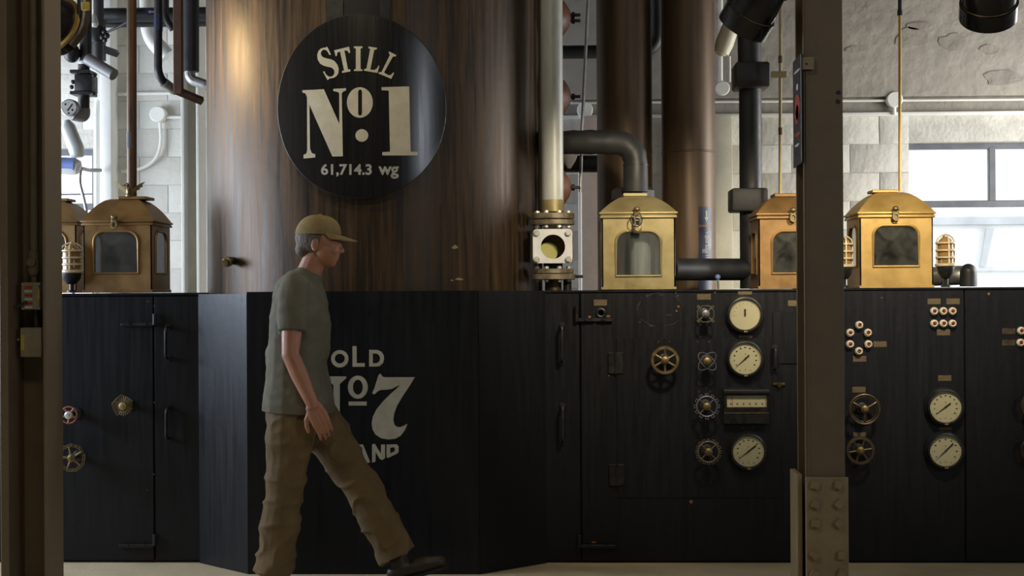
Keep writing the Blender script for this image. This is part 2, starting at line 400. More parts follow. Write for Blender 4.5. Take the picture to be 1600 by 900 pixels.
# plaster beam over the right half, recessed strip and ledge
xb0 = P(830, 0, YB).x
zb = P(1450, 152, YB).z
bm_ = MB().box((xb0, YB - .07, zb), (4.2, YB + .02, 4.5), .012, 2)
bt = struct('trim_1', bm_, BEAM)
for (fx, fy, sx, sy, sd) in ((1425, 60, 30, 22, 1), (1490, 66, 26, 16, 2), (1568, 122, 40, 14, 3), (1435, 40, 26, 8, 4), (1546, 78, 18, 10, 5), (1335, 78, 16, 6, 6)):
    rnd = random.Random(sd); lp = []
    for i in range(14):
        a = 2 * PI * i / 14; q = .8 + .35 * noise.noise(Vector((math.cos(a) * 1.3, math.sin(a) * 1.3, sd * 7.1))); p = P(fx + sx * q * math.cos(a), fy + sy * q * math.sin(a), YB - .07); lp.append((p.x, p.z))
    MB().plate([lp], lambda u, v, t: Vector((u, YB - .0702 - t, v)), .004).build('paint_flake', BEAM, bt)
struct('trim_2', MB().box((xb0, YB - .045, zl - .005), (4.2, YB + .02, zl + .02), .006, 2), SMOOTHW)
struct('trim_3', MB().box((xb0, YB - .012, zl + .02), (4.2, YB + .02, zb), .002), BEAM)
# windows
def window(name, hole, bars, sill=True):
    x0, x1, z0, z1 = hole; y = YB + .1
    fr = MB(); t = .042
    fr.box((x0, y, z1 - t), (x1, y + .06, z1)); fr.box((x0, y, z0), (x1, y + .06, z0 + t)); fr.box((x0, y, z0 + t), (x0 + .012, y + .06, z1 - t)); fr.box((x1 - .04, y, z0 + t), (x1, y + .06, z1 - t))
    o = struct(name, fr, WINFRAME)
    for b in bars: MB().box(*b, .004).build('window_bar', WINFRAME, o)
    MB().box((x0 + .01, y + .027, z0 + .02), (x1 - .01, y + .033, z1 - .02)).build('window_pane', PANE, o)
    MB().box((x0 - .0, YB - .03, z0 - .04), (x1, YB + .3, z0), .006).build('window_sill', SMOOTHW, o)
    return o
y = YB + .1
p1, p2, p3, p4 = P(1545, 232, y), P(1556, 313, y), P(1545, 313, y), P(1600, 323, y)
window('window_1', H1, [((p1.x, y - .004, p4.z), (p2.x, y + .05, H1[3] - .03)), ((H1[0] + .01, y - .008, p4.z), (H1[1] - .03, y + .05, p3.z))])
q1, q2, q3 = P(120, 318, y), P(120, 328, y), P(120, 303, y)
window('window_2', H2, [((H2[0] + .01, y - .008, q2.z), (H2[1] - .03, y + .05, q1.z)), ((H2[0] + .01, y, q3.z - .006), (H2[1] - .03, y + .05, q3.z + .004))])
# pilasters of the back wall and the white steel post
def pil(name, a, b, Y, m, top=4.5):
    pa, pb = P(a, 450, Y), P(b, 450, Y)
    return struct(name, MB().box((pa.x, Y, 0), (pb.x, YB + .01, top), .008, 2), m)
pil('trim_4', 157, 175, YB - .16, SMOOTHW)
pil('trim_5', 910, 948, YB - .2, WALLSPILL, zl - .006)
pil('trim_6', 1112, 1146, YB - .2, CREAMW, zl - .006)  # cream base colour stands in for warm light on this pilaster
# outside: neighbouring white building and yard
gy = MB().box((-9, 10.95, -.25), (14, 34, -.05)); o = struct('ground_outside', gy, OUTGROUND)
hb = root('neighbour_building', 'white sided building outside beyond the steel window behind the brightest gold box', 'building', (4, 17, -.05))
MB().box((-1, 17, -.05), (13, 23, 5.5)).build('wall', OUTW, hb)
zz1, zz2 = P(1500, 338, 16.95).z, P(1500, 352, 16.95).z
MB().box((-1, 16.93, zz2), (13, 17.02, zz1), .01).build('fascia_board', OUTG, hb)
za, zb_ = P(1560, 415, 16.95).z, P(1560, 424, 16.95).z
MB().box((-1, 16.95, zb_), (13, 17.02, za), .01).build('siding_rail', mat('faint_grey_trim', (.70, .71, .73), rough=.8), hb)
a, b, c, d = P(1541, 356, 16.9), P(1553, 356, 16.9), P(1540, 416, 16.9), P(1531, 416, 16.9)
MB().plate([[(a.x, a.z), (b.x, b.z), (c.x, c.z), (d.x, d.z)]], lambda u, v, t: Vector((u, 16.88 + t, v)), .06).build('diagonal_brace', OUTG, hb)

# ================================================================== PIPES ON THE BACK WALL
r = root('wall_conduit', 'thin white conduit running along plaster wall beam above the right-hand window', 'conduit', P(1450, 157, YB - .06))
def cpath(y_of, a, b, Y): return [P(x, y_of, Y) for x in (a, b)]
yc = YB - .05
c0, c1 = P(880, 161, yc), P(1640, 155, yc)
MB().tube([c0, c1], .009, 10).build('conduit', SMOOTHW, r)
for (x, y_) in ((1397, 156), (914, 172)):
    q = P(x, y_, yc); MB().cyl(q + Vector((0, .03, 0)), q + Vector((0, -.03, 0)), .055, 20, bev=.006).build('junction_box', SMOOTHW, r)
q = P(1397, 168, yc); MB().cyl(q, q + Vector((0, 0, -.05)), .014, 10).build('box_plug', SMOOTHW, r)
r = root('round_junction_box', 'small round white junction box hanging under thin conduit beside second copper column', 'junction box', P(1129, 150, YB - .3))
q = P(1129, 138, YB - .28); MB().cyl(q + Vector((0, .03, 0)), q + Vector((0, -.02, 0)), .048, 20, bev=.006).build('cover', SMOOTHW, r)
MB().tube([P(1126, 128, YB - .28), P(1126, -140, YB - .28)], .015, 10).build('conduit', SMOOTHW, r)
MB().tube([P(1140, 128, YB - .28), P(1140, 88, YB - .28)], .008, 8).build('stub', SMOOTHW, r)

r = root('wall_conduit', 'white conduit with round box and drooping tail on wall left of the copper still', 'conduit', P(248, 200, YB - .05))
yc = YB - .04
MB().tube([P(185, 147, yc), P(300, 145, yc)], .012, 10).build('conduit', SMOOTHW, r)
q = P(248, 179, yc); MB().cyl(q + Vector((0, .03, 0)), q + Vector((0, -.04, 0)), .056, 20, bev=.006).build('junction_box', SMOOTHW, r)
MB().tube([P(258, 183, yc), P(300, 183, yc)], .012, 10).build('conduit', SMOOTHW, r)
MB().tube(bend([P(250, 190, yc), P(252, 225, yc), P(244, 250, yc), P(222, 264, yc), P(190, 268, yc)], .1), .012, 10).build('conduit', SMOOTHW, r)
yc = YB - .12
solo('wall_conduit', MB().tube(bend([P(165, 152, yc), P(152, 154, yc), P(151, 175, yc), P(151, 470, yc)], .06), .020, 12), SMOOTHW,
     'fat white vertical conduit bending into the white pilaster by the left window', 'conduit')
solo('wall_conduit', MB().tube([P(906, 262, YB - .26), P(907, 520, YB - .26)], .012, 10), SMOOTHW,
     'thin white upright conduit on copper-tinted pilaster between sight glass pipe and copper column', 'conduit')

# white steel post behind box 1
Yp = YB - .45
a, b = P(284, 450, Yp), P(318, 450, Yp)
r = root('steel_post', 'white painted steel H post standing between the brown brass box and the still', 'post', (a.x, Yp, 0))
zt = P(300, 150, Yp).z
MB().box((a.x, Yp, 0), (a.x + .02, Yp + .2, 4.5), .003).build('flange', SMOOTHW, r)
MB().box((b.x - .045, Yp, 0), (b.x - .025, Yp + .2, 4.5), .003).build('flange', SMOOTHW, r)
MB().box((a.x + .02, Yp + .12, 0), (b.x - .045, Yp + .135, 4.5)).build('web', CREAMW, r)

# ================================================================== STEEL COLUMNS (foreground)
YC = 6.4
fl, fr_ = P(1257, 500, YC).x, P(1319, 500, YC).x
r = root('steel_column', 'taupe steel H column with bolted splice plates in front of the control panels', 'column', ((fl + fr_) / 2, YC + .1, 0))
MB().box((fl, YC, 0), (fr_, YC + .014, 4.5), .002).build('front_flange', TAUPE, r)
MB().box((fl, YC + .206, 0), (fr_, YC + .22, 4.5), .002).build('rear_flange', TAUPE, r)
MB().box(((fl + fr_) / 2 - .006, YC + .014, 0), ((fl + fr_) / 2 + .006, YC + .206, 4.5)).build('web', TAUPE, r)
MB().box((fl + .010, YC + .0005 - .004, 0), (fl + .018, YC + .001, 4.5)).build('flange_bead', TAUPE, r)
sp0, sp1 = P(1258.5, 745, YC).x, P(1325, 745, YC).x; zs = P(1290, 745, YC).z
MB().box((sp0 - .002, YC - .02, 0), (sp1 - .002, YC - .0005, zs), .003).build('splice_plate', TAUPE2, r)
MB().box((sp0 - .032, YC + .02, 0), (sp0 - .010, YC + .22, P(1250, 742, YC).z), .002).build('side_plate', TAUPE2, r)
for i, (bx, by, rot) in enumerate(((1274, 758, 14), (1310, 758, 20), (1275, 788, 18), (1311, 788, 42), (1275, 818, 4), (1311, 818, 45), (1273, 868, 50), (1315, 868, 4), (1273, 897, 30), (1315, 897, 25))):
    q = P(bx, by, YC - .03); s_ = .0165
    mb = MB(); tmp = bmesh.new(); bmesh.ops.create_cube(tmp, size=1)
    for v in tmp.verts: v.co = Vector((v.co.x * 2 * s_, v.co.y * .022, v.co.z * 2 * s_))
    bmesh.ops.bevel(tmp, geom=tmp.edges[:], offset=.003, segments=2, affect='EDGES')
    mb.merge(tmp, Matrix.Translation((q.x, YC - .030, q.z)) @ Matrix.Rotation(math.radians(rot), 4, 'Y')); mb.build('bolt_head', TAUPE2, r)
for (bx, by) in ((1310, 145), (1309, 159)):
    q = P(bx, by, YC); mb = MB(); mb.plate([[(q.x + .012 * (.7 + .3 * random.random()) * math.cos(2 * PI * i / 9), q.z + .012 * (.7 + .3 * random.random()) * math.sin(2 * PI * i / 9)) for i in range(9)]], lambda u, v, t: Vector((u, YC - .0012, v))); mb.build('paint_chip', BLACKIRON, r)
# perpendicular worn sign
xs = P(1252.5, 170, 6.36).x
r = root('hanging_plate', 'worn black, red and white metal sign seen edge-on beside the taupe column', 'sign', (xs, 6.47, P(1250, 260, 6.36).z))
zt_, zb2 = P(1253, 82, 6.36).z, P(1253, 254, 6.36).z
lp = [(6.36, zt_), (6.36, zb2), (6.60, zb2 - .005), (6.60, zt_ - .005)]
MB().plate([lp], lambda u, v, t: Vector((xs + t, u, v)), .004).build('plate', BLACKIRON, r)
MB().plate([[(6.362, zt_ - .01), (6.362, zb2 + .01), (6.372, zb2 + .01), (6.372, zt_ - .01)], ], lambda u, v, t: Vector((xs - .0008, u, v))).build('border_line', WHITEL, r)
for (u0, u1, v0, v1, m) in ((6.40, 6.56, .33, .62, REDL), (6.43, 6.52, .44, .58, WHITEL), (6.44, 6.50, .25, .32, WHITEL), (6.39, 6.57, .12, .15, WHITEL), (6.39, 6.57, .70, .74, REDL), (6.41, 6.55, .8, .83, WHITEL)):
    za_, zb3 = zt_ + (zb2 - zt_) * v0, zt_ + (zb2 - zt_) * v1; rnd = random.Random(v0)
    lp = [((u0 + u1) / 2 + (u1 - u0) / 2 * math.cos(2 * PI * i / 12) * (.7 + .5 * rnd.random()), (za_ + zb3) / 2 + (zb3 - za_) / 2 * math.sin(2 * PI * i / 12) * (.7 + .5 * rnd.random())) for i in range(12)]
    MB().plate([lp], lambda u, v, t: Vector((xs - .0012, u, v))).build('worn_print', m, r)
a, b = P(1251, 91, YC), P(1270, 110, YC)
MB().box((xs + .003, YC - .032, b.z), (b.x, YC - .026, a.z), .001).build('bracket_tab', TAUPE2, r)
MB().box((b.x - .01, YC - .028, b.z), (b.x, YC - .001, a.z), .001).build('bracket_return', TAUPE2, r)
q = P(1260, 100, YC - .03); MB().cyl(q + Vector((0, -.003, 0)), q + Vector((0, -.0005, 0)), .005, 12).build('bolt_hole', INK, r)

# left column: channel with open face, right flange seen from its outer side
xr = P(72, 500, YC).x; xl = P(12, 500, YC).x
r = root('steel_column', 'brown steel channel column at the edge with conduit and boxes inside its recess', 'column', ((xl + xr) / 2, YC + .1, 0))
MB().box((xr - .014, YC, 0), (xr, YC + .21, 4.5), .003).build('flange', TAUPE, r)
MB().box((xl - .035, YC, 0), (xl, YC + .21, 4.5), .003).build('flange', TAUPE, r)
MB().box((xl, YC + .19, 0), (xr - .014, YC + .21, 4.5)).build('web', TAUPE, r)
yk = YC + .12
r = root('conduit_run', 'taupe conduit with seal fitting and two switch boxes inside the brown channel column', 'conduit', P(55, 480, yk))
MB().tube([P(52, -260, yk), P(53, 392, yk)], .018, 14).build('conduit', CONDUIT, r)
q = P(52, 410, yk); f_ = MB().lathe([(.018, .05), (.024, .045), (.026, .01), (.026, -.04), (.022, -.055), (.016, -.06)], q, (0, 0, 1), 16).build('seal_fitting', CONDUIT, r)
MB().cyl(q + Vector((0, -.02, 0)), q + Vector((0, -.034, 0)), .020, 16, bev=.003).build('seal_plug', CONDUIT, f_)
MB().tube([P(53, 425, yk), P(53, 445, yk)], .014, 12).build('nipple', CONDUIT, r)
a, b = P(32, 441, yk - .05), P(62, 484, yk - .05)
bx = MB().box((a.x, yk - .05, b.z), (b.x, yk + .05, a.z), .008, 2).build('switch_box', GREYTAN, r)
for i in range(6):
    u = a.x + .018; zz = a.z - .017 - i * .017
    MB().box((u, yk - .0525, zz - .010), (u + .034, yk - .0505, zz)).build('label_band', (REDL if i % 2 == 0 else WHITEL), bx)
MB().box((a.x + .075, yk - .0525, b.z + .045), (a.x + .082, yk - .0505, a.z - .03)).build('yellow_strip', YELLOWL, bx)
for (sx_, sz_) in ((.012, -.012), (.085, -.012), (.012, -.16), (.085, -.16)):
    qq = Vector((a.x + sx_ * .95, yk - .05, a.z + sz_ * .7)); MB().cyl(qq, qq + Vector((0, -.006, 0)), .006, 8).build('screw', STEEL, bx)
mb = MB().tube([Vector((a.x + .03, yk - .056, a.z - .085)), Vector((a.x - .015, yk - .062, a.z - .105))], [.006, .008], 8); mb.build('lever', INK, bx)
MB().tube([P(57, 484, yk), P(57, 514, yk)], .014, 12).build('nipple', BRONZE, r)
a, b = P(31, 512, yk - .05), P(65, 558, yk - .05)
bx = MB().box((a.x, yk - .05, b.z), (b.x, yk + .05, a.z), .006, 2).build('cover_box', GREYTAN, r)
MB().box((a.x + .004, yk - .0525, b.z + .03), (a.x + .019, yk - .0505, a.z - .03)).build('yellow_label', YELLOWL, bx)
MB().tube([P(31, 531, yk), P(22, 531, yk)], .006, 8).build('pin', STEEL, bx)
solo('thin_conduit', MB().tube([P(15, 1060, YC + .16), P(15, 445, YC + .16)], .013, 12).ball(P(15, 445, YC + .16), .014), CONDUIT,
     'short thin taupe conduit rising beside the switch boxes in the channel column', 'conduit')

# ================================================================== CABINETS
def hinge(parent, arm0, arm1, ya, pinx, py0, py1, Y):
    a, b = P(arm0, ya, Y), P(arm1, ya, Y)
    MB().box((min(a.x, b.x), Y - .022, a.z - .009), (max(a.x, b.x), Y - .001, a.z + .009), .003).build('hinge_strap', BLACKIRON, parent)
    MB().cyl(P(pinx, py1, Y - .018), P(pinx, py0, Y - .018), .011, 12, bev=.002).build('hinge_pin', BLACKIRON, parent)
    for t in (.25, .75):
        q = a.lerp(b, t); MB().cyl(Vector((q.x, Y - .022, q.z + .004)), Vector((q.x, Y - .030, q.z + .004)), .008, 8).build('hinge_bolt', BLACKIRON, parent)
def handle(parent, x, y0, y1, Y, out=.05):
    a, b = P(x, y0, Y), P(x, y1, Y)
    pth = bend([a, a + Vector((0, -out, -.004)), b + Vector((0, -out, .004)), b], .025, 4)
    h = MB().tube(pth, .0085, 10).build('handle', BLACKIRON, parent)
    for q in (a, b): MB().cyl(q, q + Vector((0, -.008, 0)), .016, 12).build('handle_foot', BLACKIRON, h)
def plates(parent, lst, Y, m=None):
    for (x, y_, w_, h_) in lst:
        a, b = P(x - w_ / 2, y_ - h_ / 2, Y), P(x + w_ / 2, y_ + h_ / 2, Y)
        pl = MB().box((a.x, Y - .003, b.z), (b.x, Y - .0003, a.z), .001).build('nameplate', m or PLATE, parent)
        for sx_ in (a.x + .006, b.x - .006): MB().cyl(Vector((sx_, Y - .003, (a.z + b.z) / 2)), Vector((sx_, Y - .0048, (a.z + b.z) / 2)), .003, 8).build('rivet', BRASSDIM, pl)
def chips(parent, lst, Y, m=CHIP):
    for i, (x, y_, sx_, sy_) in enumerate(lst):
        q = P(x, y_, Y); rnd = random.Random(i + int(x)); k = mpp(Y)
        lp = [(q.x + sx_ * k * (.6 + .5 * rnd.random()) * math.cos(2 * PI * j / 9), q.z + sy_ * k * (.6 + .5 * rnd.random()) * math.sin(2 * PI * j / 9)) for j in range(9)]
        MB().plate([lp], lambda u, v, t: Vector((u, Y - .0007 + t, v)), .0006).build('paint_chip', m, parent)
Y0 = 8.0; YBAY = 7.68; DEP = 9.08; ZT = H - .001
xL0, xL1 = -4.2, -1.945
xB0, xB1 = -1.626, -.457; xR0 = -.133
xs1 = P(1285, 500, Y0).x; xs2 = P(1507, 500, Y0).x; xs3 = 3.9
xgap = P(240.5, 600, Y0).x
# left cabinet
r = root('steel_cabinet', 'black steel cabinet left of the still carrying three handwheels and the brown box', 'cabinet', ((xL0 + xL1) / 2, Y0 + .6, 0)); cab_left = r
MB().box((xL0, Y0 + .02, 0), (xL1, 8.24, ZT - .012)).box((xL0, 8.24, 0), (-2.04, DEP, ZT - .012)).build('body', BLACK, r)
MB().box((xL0, Y0 - .004, ZT - .012), (xL1, 8.24, ZT), .003).box((xL0, 8.24, ZT - .012), (-2.04, DEP, ZT), .003).build('top_plate', BLACKSEAM, r)
MB().box((xL0, Y0, .015), (xgap - .004, Y0 + .019, ZT - .018), .003).build('front_panel', BLACKSEAM, r)
d_ = MB().box((xgap + .004, Y0, .015), (xL1 - .001, Y0 + .019, ZT - .018), .003).build('door', BLACK, r)
handle(d_, 262.5, 511, 560, Y0); handle(d_, 263.5, 637, 685, Y0)
hinge(r, 190, 241, 507, 241.5, 490, 508, Y0); hinge(r, 187, 241, 852, 241.5, 835, 853, Y0)
chips(r, [(231, 471, 2, 1.5), (230, 766, 1.5, 1.5), (241, 629, 1.5, 2), (240, 741, 1.5, 2), (241, 478, 1, 3)], Y0, SCUFF)
# still casing (bay)
r = root('still_casing', 'black steel bay with angled sides and cream lettering wrapped around the still base', 'casing', ((xB0 + xB1) / 2, Y0, 0)); casing = r
def prism(mb, lp, z0, z1):
    n = len(lp); V = [Vector((x, y_, z0)) for x, y_ in lp] + [Vector((x, y_, z1)) for x, y_ in lp]
    mb.add(V, [tuple(range(n))[::-1], tuple(range(n, 2 * n))] + [(i, (i + 1) % n, n + (i + 1) % n, n + i) for i in range(n)]); return mb
t_ = .012
def panel_between(a, b, z0, z1, m, name):
    a = Vector((*a, 0)); b = Vector((*b, 0)); d = (b - a).normalized(); n_ = Vector((-d.y, d.x, 0)) * t_
    lp = [(a.x, a.y), (b.x, b.y), (b.x + n_.x, b.y + n_.y), (a.x + n_.x, a.y + n_.y)]
    return prism(MB(), lp, z0, z1).build(name, m, r)
panel_between((xL1 - .004, Y0 - .004), (xB0 - .001, YBAY), .0, ZT - .008, BLACKSEAM, 'angled_panel')
panel_between((xB0 + .001, YBAY - .001), (xB1 - .001, YBAY - .001), .0, ZT + .002, BLACK, 'front_panel')
panel_between((xB1 + .001, YBAY), (xR0 + .004, Y0 - .004), .0, ZT, BLACKSEAM, 'angled_panel')
# control cabinets
def cabinet(name, label, x0, x1, top=ZT):
    r = root(name, label, 'cabinet', ((x0 + x1) / 2, Y0 + .6, 0))
    MB().box((x0 + .001, Y0 + .02, 0), (x1 - .001, DEP, top - .012)).build('body', BLACK, r)
    MB().box((x0 + .001, Y0 - .005, top - .012), (x1 - .001, DEP, top), .003).build('top_plate', BLACKSEAM, r)
    return r
xd = P(907, 600, Y0).x
c1_ = cabinet('control_cabinet', 'long black control cabinet with gauges and valve wheels between bay and taupe column', xR0, xs1); r = c1_
d_ = MB().box((xR0 + .001, Y0, .012), (xd - .003, Y0 + .019, ZT - .014), .003).build('door', BLACK, r)
handle(d_, 878, 508, 565, Y0); handle(d_, 879, 633, 690, Y0)
MB().box((xd + .003, Y0, .012), (xs1 - .001, Y0 + .019, ZT - .014), .003).build('front_panel', BLACKSEAM, r)
hinge(r, 902, 957, 500, 901, 478, 503, Y0); hinge(r, 907, 962, 853, 905, 836, 855, Y0)
a, b = P(963, 529, Y0), P(1222, 778, Y0)
ad = MB().box((a.x, Y0 - .004, b.z), (b.x, Y0 - .0002, a.z), .0018).build('access_door', BLACK, r)
for (x, y_) in ((962, 567), (963.5, 742)):
    q0, q1_ = P(x - 12, y_ - 17, Y0), P(x + 12, y_ + 17, Y0)
    hg = MB().box((q0.x, Y0 - .011, q1_.z), ((q0.x + q1_.x) / 2 - .003, Y0 - .004, q0.z), .003).box(((q0.x + q1_.x) / 2 + .003, Y0 - .011, q1_.z), (q1_.x, Y0 - .004, q0.z), .003).cyl(Vector(((q0.x + q1_.x) / 2, Y0 - .012, q1_.z)), Vector(((q0.x + q1_.x) / 2, Y0 - .012, q0.z)), .006, 10).build('butt_hinge', BLACKIRON, ad)
    for sx_ in (q0.x + .01, q1_.x - .01):
        for sz_ in (q0.z - .012, (q0.z + q1_.z) / 2, q1_.z + .012): MB().cyl(Vector((sx_, Y0 - .011, sz_)), Vector((sx_, Y0 - .014, sz_)), .005, 8).build('hinge_screw', BLACKIRON, ad)
handle(ad, 1210.5, 543, 577, Y0 - .004, .035)
q = P(1217, 600, Y0)
MB().box((q.x - .032, Y0 - .016, q.z - .007), (q.x + .032, Y0 - .004, q.z + .007), .003).cyl(Vector((q.x, Y0 - .016, q.z)), Vector((q.x, Y0 - .03, q.z - .004)), .012, 10).build('latch', BRONZE, ad)
a, b = P(1207, 487, Y0), P(1280, 568, Y0)
MB().box((a.x, Y0 - .0075, b.z), (b.x, Y0 - .0042, a.z), .0014).build('cover_plate', BLACK, r)
plates(r, [(938, 473, 21, 9.5), (1100, 464, 22, 9), (1164, 457, 22, 7), (1099, 534, 21, 8), (1101, 612, 21, 8), (1104, 682.5, 21, 8), (1165, 526.5, 21, 5), (1242, 474, 22, 9)], Y0)
plates(r, [(1038, 533.5, 21, 9), (1168, 668, 20, 7)], Y0, BLACKIRON)
q = P(939, 489, Y0); MB().lathe([(.014, 0), (.014, .008), (.020, .010), (.026, .008), (.027, 0)], q, (0, -1, 0), 24, caps=True).build('port_ring', BLACKIRON, r)
chips(r, [(921, 495, 3, 2.2), (950, 494, 4, 2.4), (929, 506, 3, 1.6), (951, 587, 1.5, 1.5), (968, 584, 5, 1.8), (965, 594, 1.5, 3.5), (928, 847, 4, 1.8), (1080, 784, 3, 4), (1057, 486, 2, 1.8), (1060, 479, 2, 2), (973, 739+21, 3, 2), (1117, 457, 2, 1.5)], Y0)
chips(r, [(998, 476, 1.3, 1.6), (1002, 465, 1, 1), (1059, 462, 2, 1.2), (1012, 462, 3, .8), (1033, 461, 5, .6), (1000, 503, 2, 1), (1018, 509, 4, .8), (1045, 492, 5, .7), (1056, 458, 1.6, 1.4)], Y0, SCUFF)
q = P(1032, 484, Y0); k = mpp(Y0); mb = MB()
for a0, a1 in ((2.6, 3.4), (3.7, 4.5), (4.9, 5.6), (.2, .9), (1.4, 2.2)):
    mb.tube([q + Vector((math.cos(t) * 36 * k * (1 + .02 * math.sin(9 * t)), -.0003, math.sin(t) * 26 * k * (1 + .03 * math.cos(7 * t)))) for t in [a0 + (a1 - a0) * i / 14 for i in range(15)]], .0011, 5)
mb.build('scratch_ring', SCUFF, r)
c2_ = cabinet('control_cabinet', 'black control cabinet just past the taupe column with ivory lamps and two gauges', xs1, xs2, ZT + .004); r = c2_
MB().box((xs1 + .002, Y0, .012), (xs2 - .003, Y0 + .019, ZT - .010), .003).build('front_panel', BLACKSEAM, r)
plates(r, [(1459.5, 471, 21, 9), (1489, 471, 21, 9), (1474, 519.5, 21, 9.5), (1375, 538, 21, 9), (1343, 561, 21, 9), (1476, 591, 21, 9), (1342, 609, 21, 9), (1343, 679, 20, 7), (1477, 670, 20, 5)], Y0)
chips(r, [(1378, 465, 2, 2), (1424, 462, 1, 1)], Y0, SCUFF)
c3_ = cabinet('control_cabinet', 'black cabinet at the picture edge beyond the seam, holding half hidden wheels and two lamps', xs2, xs3, ZT + .004); r = c3_
MB().box((xs2 + .003, Y0, .012), (xs3 - .003, Y0 + .019, ZT - .010), .003).build('front_panel', BLACK, r)
plates(r, [(1576, 517.5, 21, 9.5), (1576, 535.5, 21, 9.5)], Y0, BRONZE)
chips(r, [(1545, 459, 3, 2.2)], Y0, CHIP)

# lettering on the bay
def letters(parent, name, m, polys, fmap, sliceit=False):
    mb = MB()
    for loops in polys: mb.plate(loops, lambda u, v, t: Vector((u, v, 0)))
    if sliceit:
        us = [v.co.x for v in mb.bm.verts]; x = min(us)
        while x < max(us):
            x += 5; bmesh.ops.bisect_plane(mb.bm, geom=mb.bm.verts[:] + mb.bm.edges[:] + mb.bm.faces[:], plane_co=(x, 0, 0), plane_no=(1, 0, 0))
    for v in mb.bm.verts: v.co = fmap(v.co.x, v.co.y)
    o = mb.build(name, m, parent, recalc=False)
    return o
def sc(pts, ox, oy, s): return [(ox + x / s, oy + y / s) for x, y in pts]
flat = lambda x, y_: P(x, y_, YBAY - .0022)
A = lambda pts: sc(pts, 500, 530, 8.18)
B = lambda pts: sc(pts, 500, 630, 8.18)
seven = [(770, 440), (785, 455), (800, 478), (825, 486), (1212, 485), (1150, 590), (1050, 740), (985, 850), (950, 945), (938, 1030), (950, 1090), (980, 1118), (1020, 1125), (1060, 1110), (1118, 1080), (1085, 1165), (1030, 1235), (960, 1272), (870, 1282), (780, 1265), (705, 1215), (670, 1150), (660, 1080), (675, 990), (720, 900), (800, 800), (900, 700), (985, 625), (1025, 585), (985, 600), (920, 635), (855, 645), (770, 650), (735, 670), (700, 702), (680, 702), (668, 690), (672, 672), (690, 640), (745, 465), (757, 445)]
letters(casing, 'painted_letter', CREAMDULL, [[A(ell(253, 250, 112, 112)), A(ell(253, 248, 64, 62))]], flat)
letters(casing, 'painted_letter', CREAMDULL, [[A([(415, 88), (468, 88), (470, 305), (572, 305), (572, 352), (415, 352)])]], flat)
letters(casing, 'painted_letter', CREAMDULL, [[A([(628, 135), (735, 137), (785, 160), (815, 205), (820, 250), (805, 305), (765, 343), (720, 350), (628, 350)]), A([(675, 182), (725, 184), (757, 207), (769, 245), (757, 284), (726, 306), (675, 307)])]], flat)
letters(casing, 'painted_letter', CREAMDULL, [[[(472, 588), (500, 588), (521, 632), (521, 602), (512, 593), (512, 588), (541, 588), (541, 591), (531, 600), (531, 663), (524, 663), (490, 604), (490, 650), (498, 658), (498, 662), (472, 662), (472, 658), (481, 650), (481, 602), (472, 593)]]], flat)
letters(casing, 'painted_letter', CREAMDULL, [[A(ell(484, 613, 128, 148)), A(ell(484, 613, 63, 95))], [A([(366, 797), (597, 797), (597, 848), (366, 848)])]], flat)
letters(casing, 'painted_numeral', CREAMDULL, [[A(seven)]], flat)
letters(casing, 'painted_letter', CREAMDULL, [[B([(120, 560), (210, 545), (240, 575), (235, 640), (215, 665), (245, 690), (245, 780), (215, 815), (120, 840)])]], flat)
letters(casing, 'painted_letter', CREAMDULL, [[B([(270, 535), (360, 528), (400, 560), (400, 610), (370, 645), (412, 770), (372, 790), (325, 655), (310, 655), (310, 800), (270, 810)])]], flat)
letters(casing, 'painted_letter', CREAMDULL, [[B([(495, 528), (550, 528), (640, 750), (600, 772), (560, 695), (525, 712), (495, 690), (455, 770), (418, 770)]), B([(525, 600), (545, 632), (527, 650), (508, 632)])]], flat)
letters(casing, 'painted_letter', CREAMDULL, [[B([(665, 525), (700, 518), (778, 645), (780, 528), (832, 528), (832, 700), (800, 725), (765, 715), (712, 625), (710, 745), (665, 760)])]], flat)
letters(casing, 'painted_letter', CREAMDULL, [[B([(850, 528), (980, 525), (1005, 550), (1005, 625), (985, 645), (870, 700), (850, 690)]), B([(898, 570), (945, 562), (957, 580), (955, 612), (898, 640)])]], flat)

# ================================================================== THE STILL
r = root('copper_still', 'huge brown copper still cylinder with vertical streaks rising from the black bay', 'still', (STILL_C.x, STILL_C.y, 0)); still = r
MB().lathe([(STILL_R, .25), (STILL_R, 4.46)], STILL_C, (0, 0, 1), 160).build('shell', STILLCOP, r)
def strip(px, y0, y1, wpx, R, m, name, parent, nx=3):
    mb = MB(); n = 2
    L_ = [[cylP(px - wpx / 2 + wpx * i / nx, y_, R) for i in range(nx + 1)] for y_ in (y0, y1)]
    I_ = [[Vector((STILL_C.x, STILL_C.y, v.z)).lerp(v, (STILL_R - .003) / R) for v in row] for row in L_]
    V = L_[0] + L_[1] + I_[0] + I_[1]; k = nx + 1
    fs = [(i, i + 1, k + i + 1, k + i) for i in range(nx)] + [(0, k, 3 * k, 2 * k), (nx, 2 * k + nx, 3 * k + nx, k + nx)]
    fs += [(i, 2 * k + i, 2 * k + i + 1, i + 1) for i in range(nx)] + [(k + i, k + i + 1, 3 * k + i + 1, 3 * k + i) for i in range(nx)]
    mb.add(V, fs); return mb.build(name, m, parent)
strip(631.5, -250, 470, 4, STILL_R + .004, STILLCOP, 'seam_strip', r)
strip(690.5, 320, 470, 1.4, STILL_R + .003, STILLCOP, 'seam_strip', r)
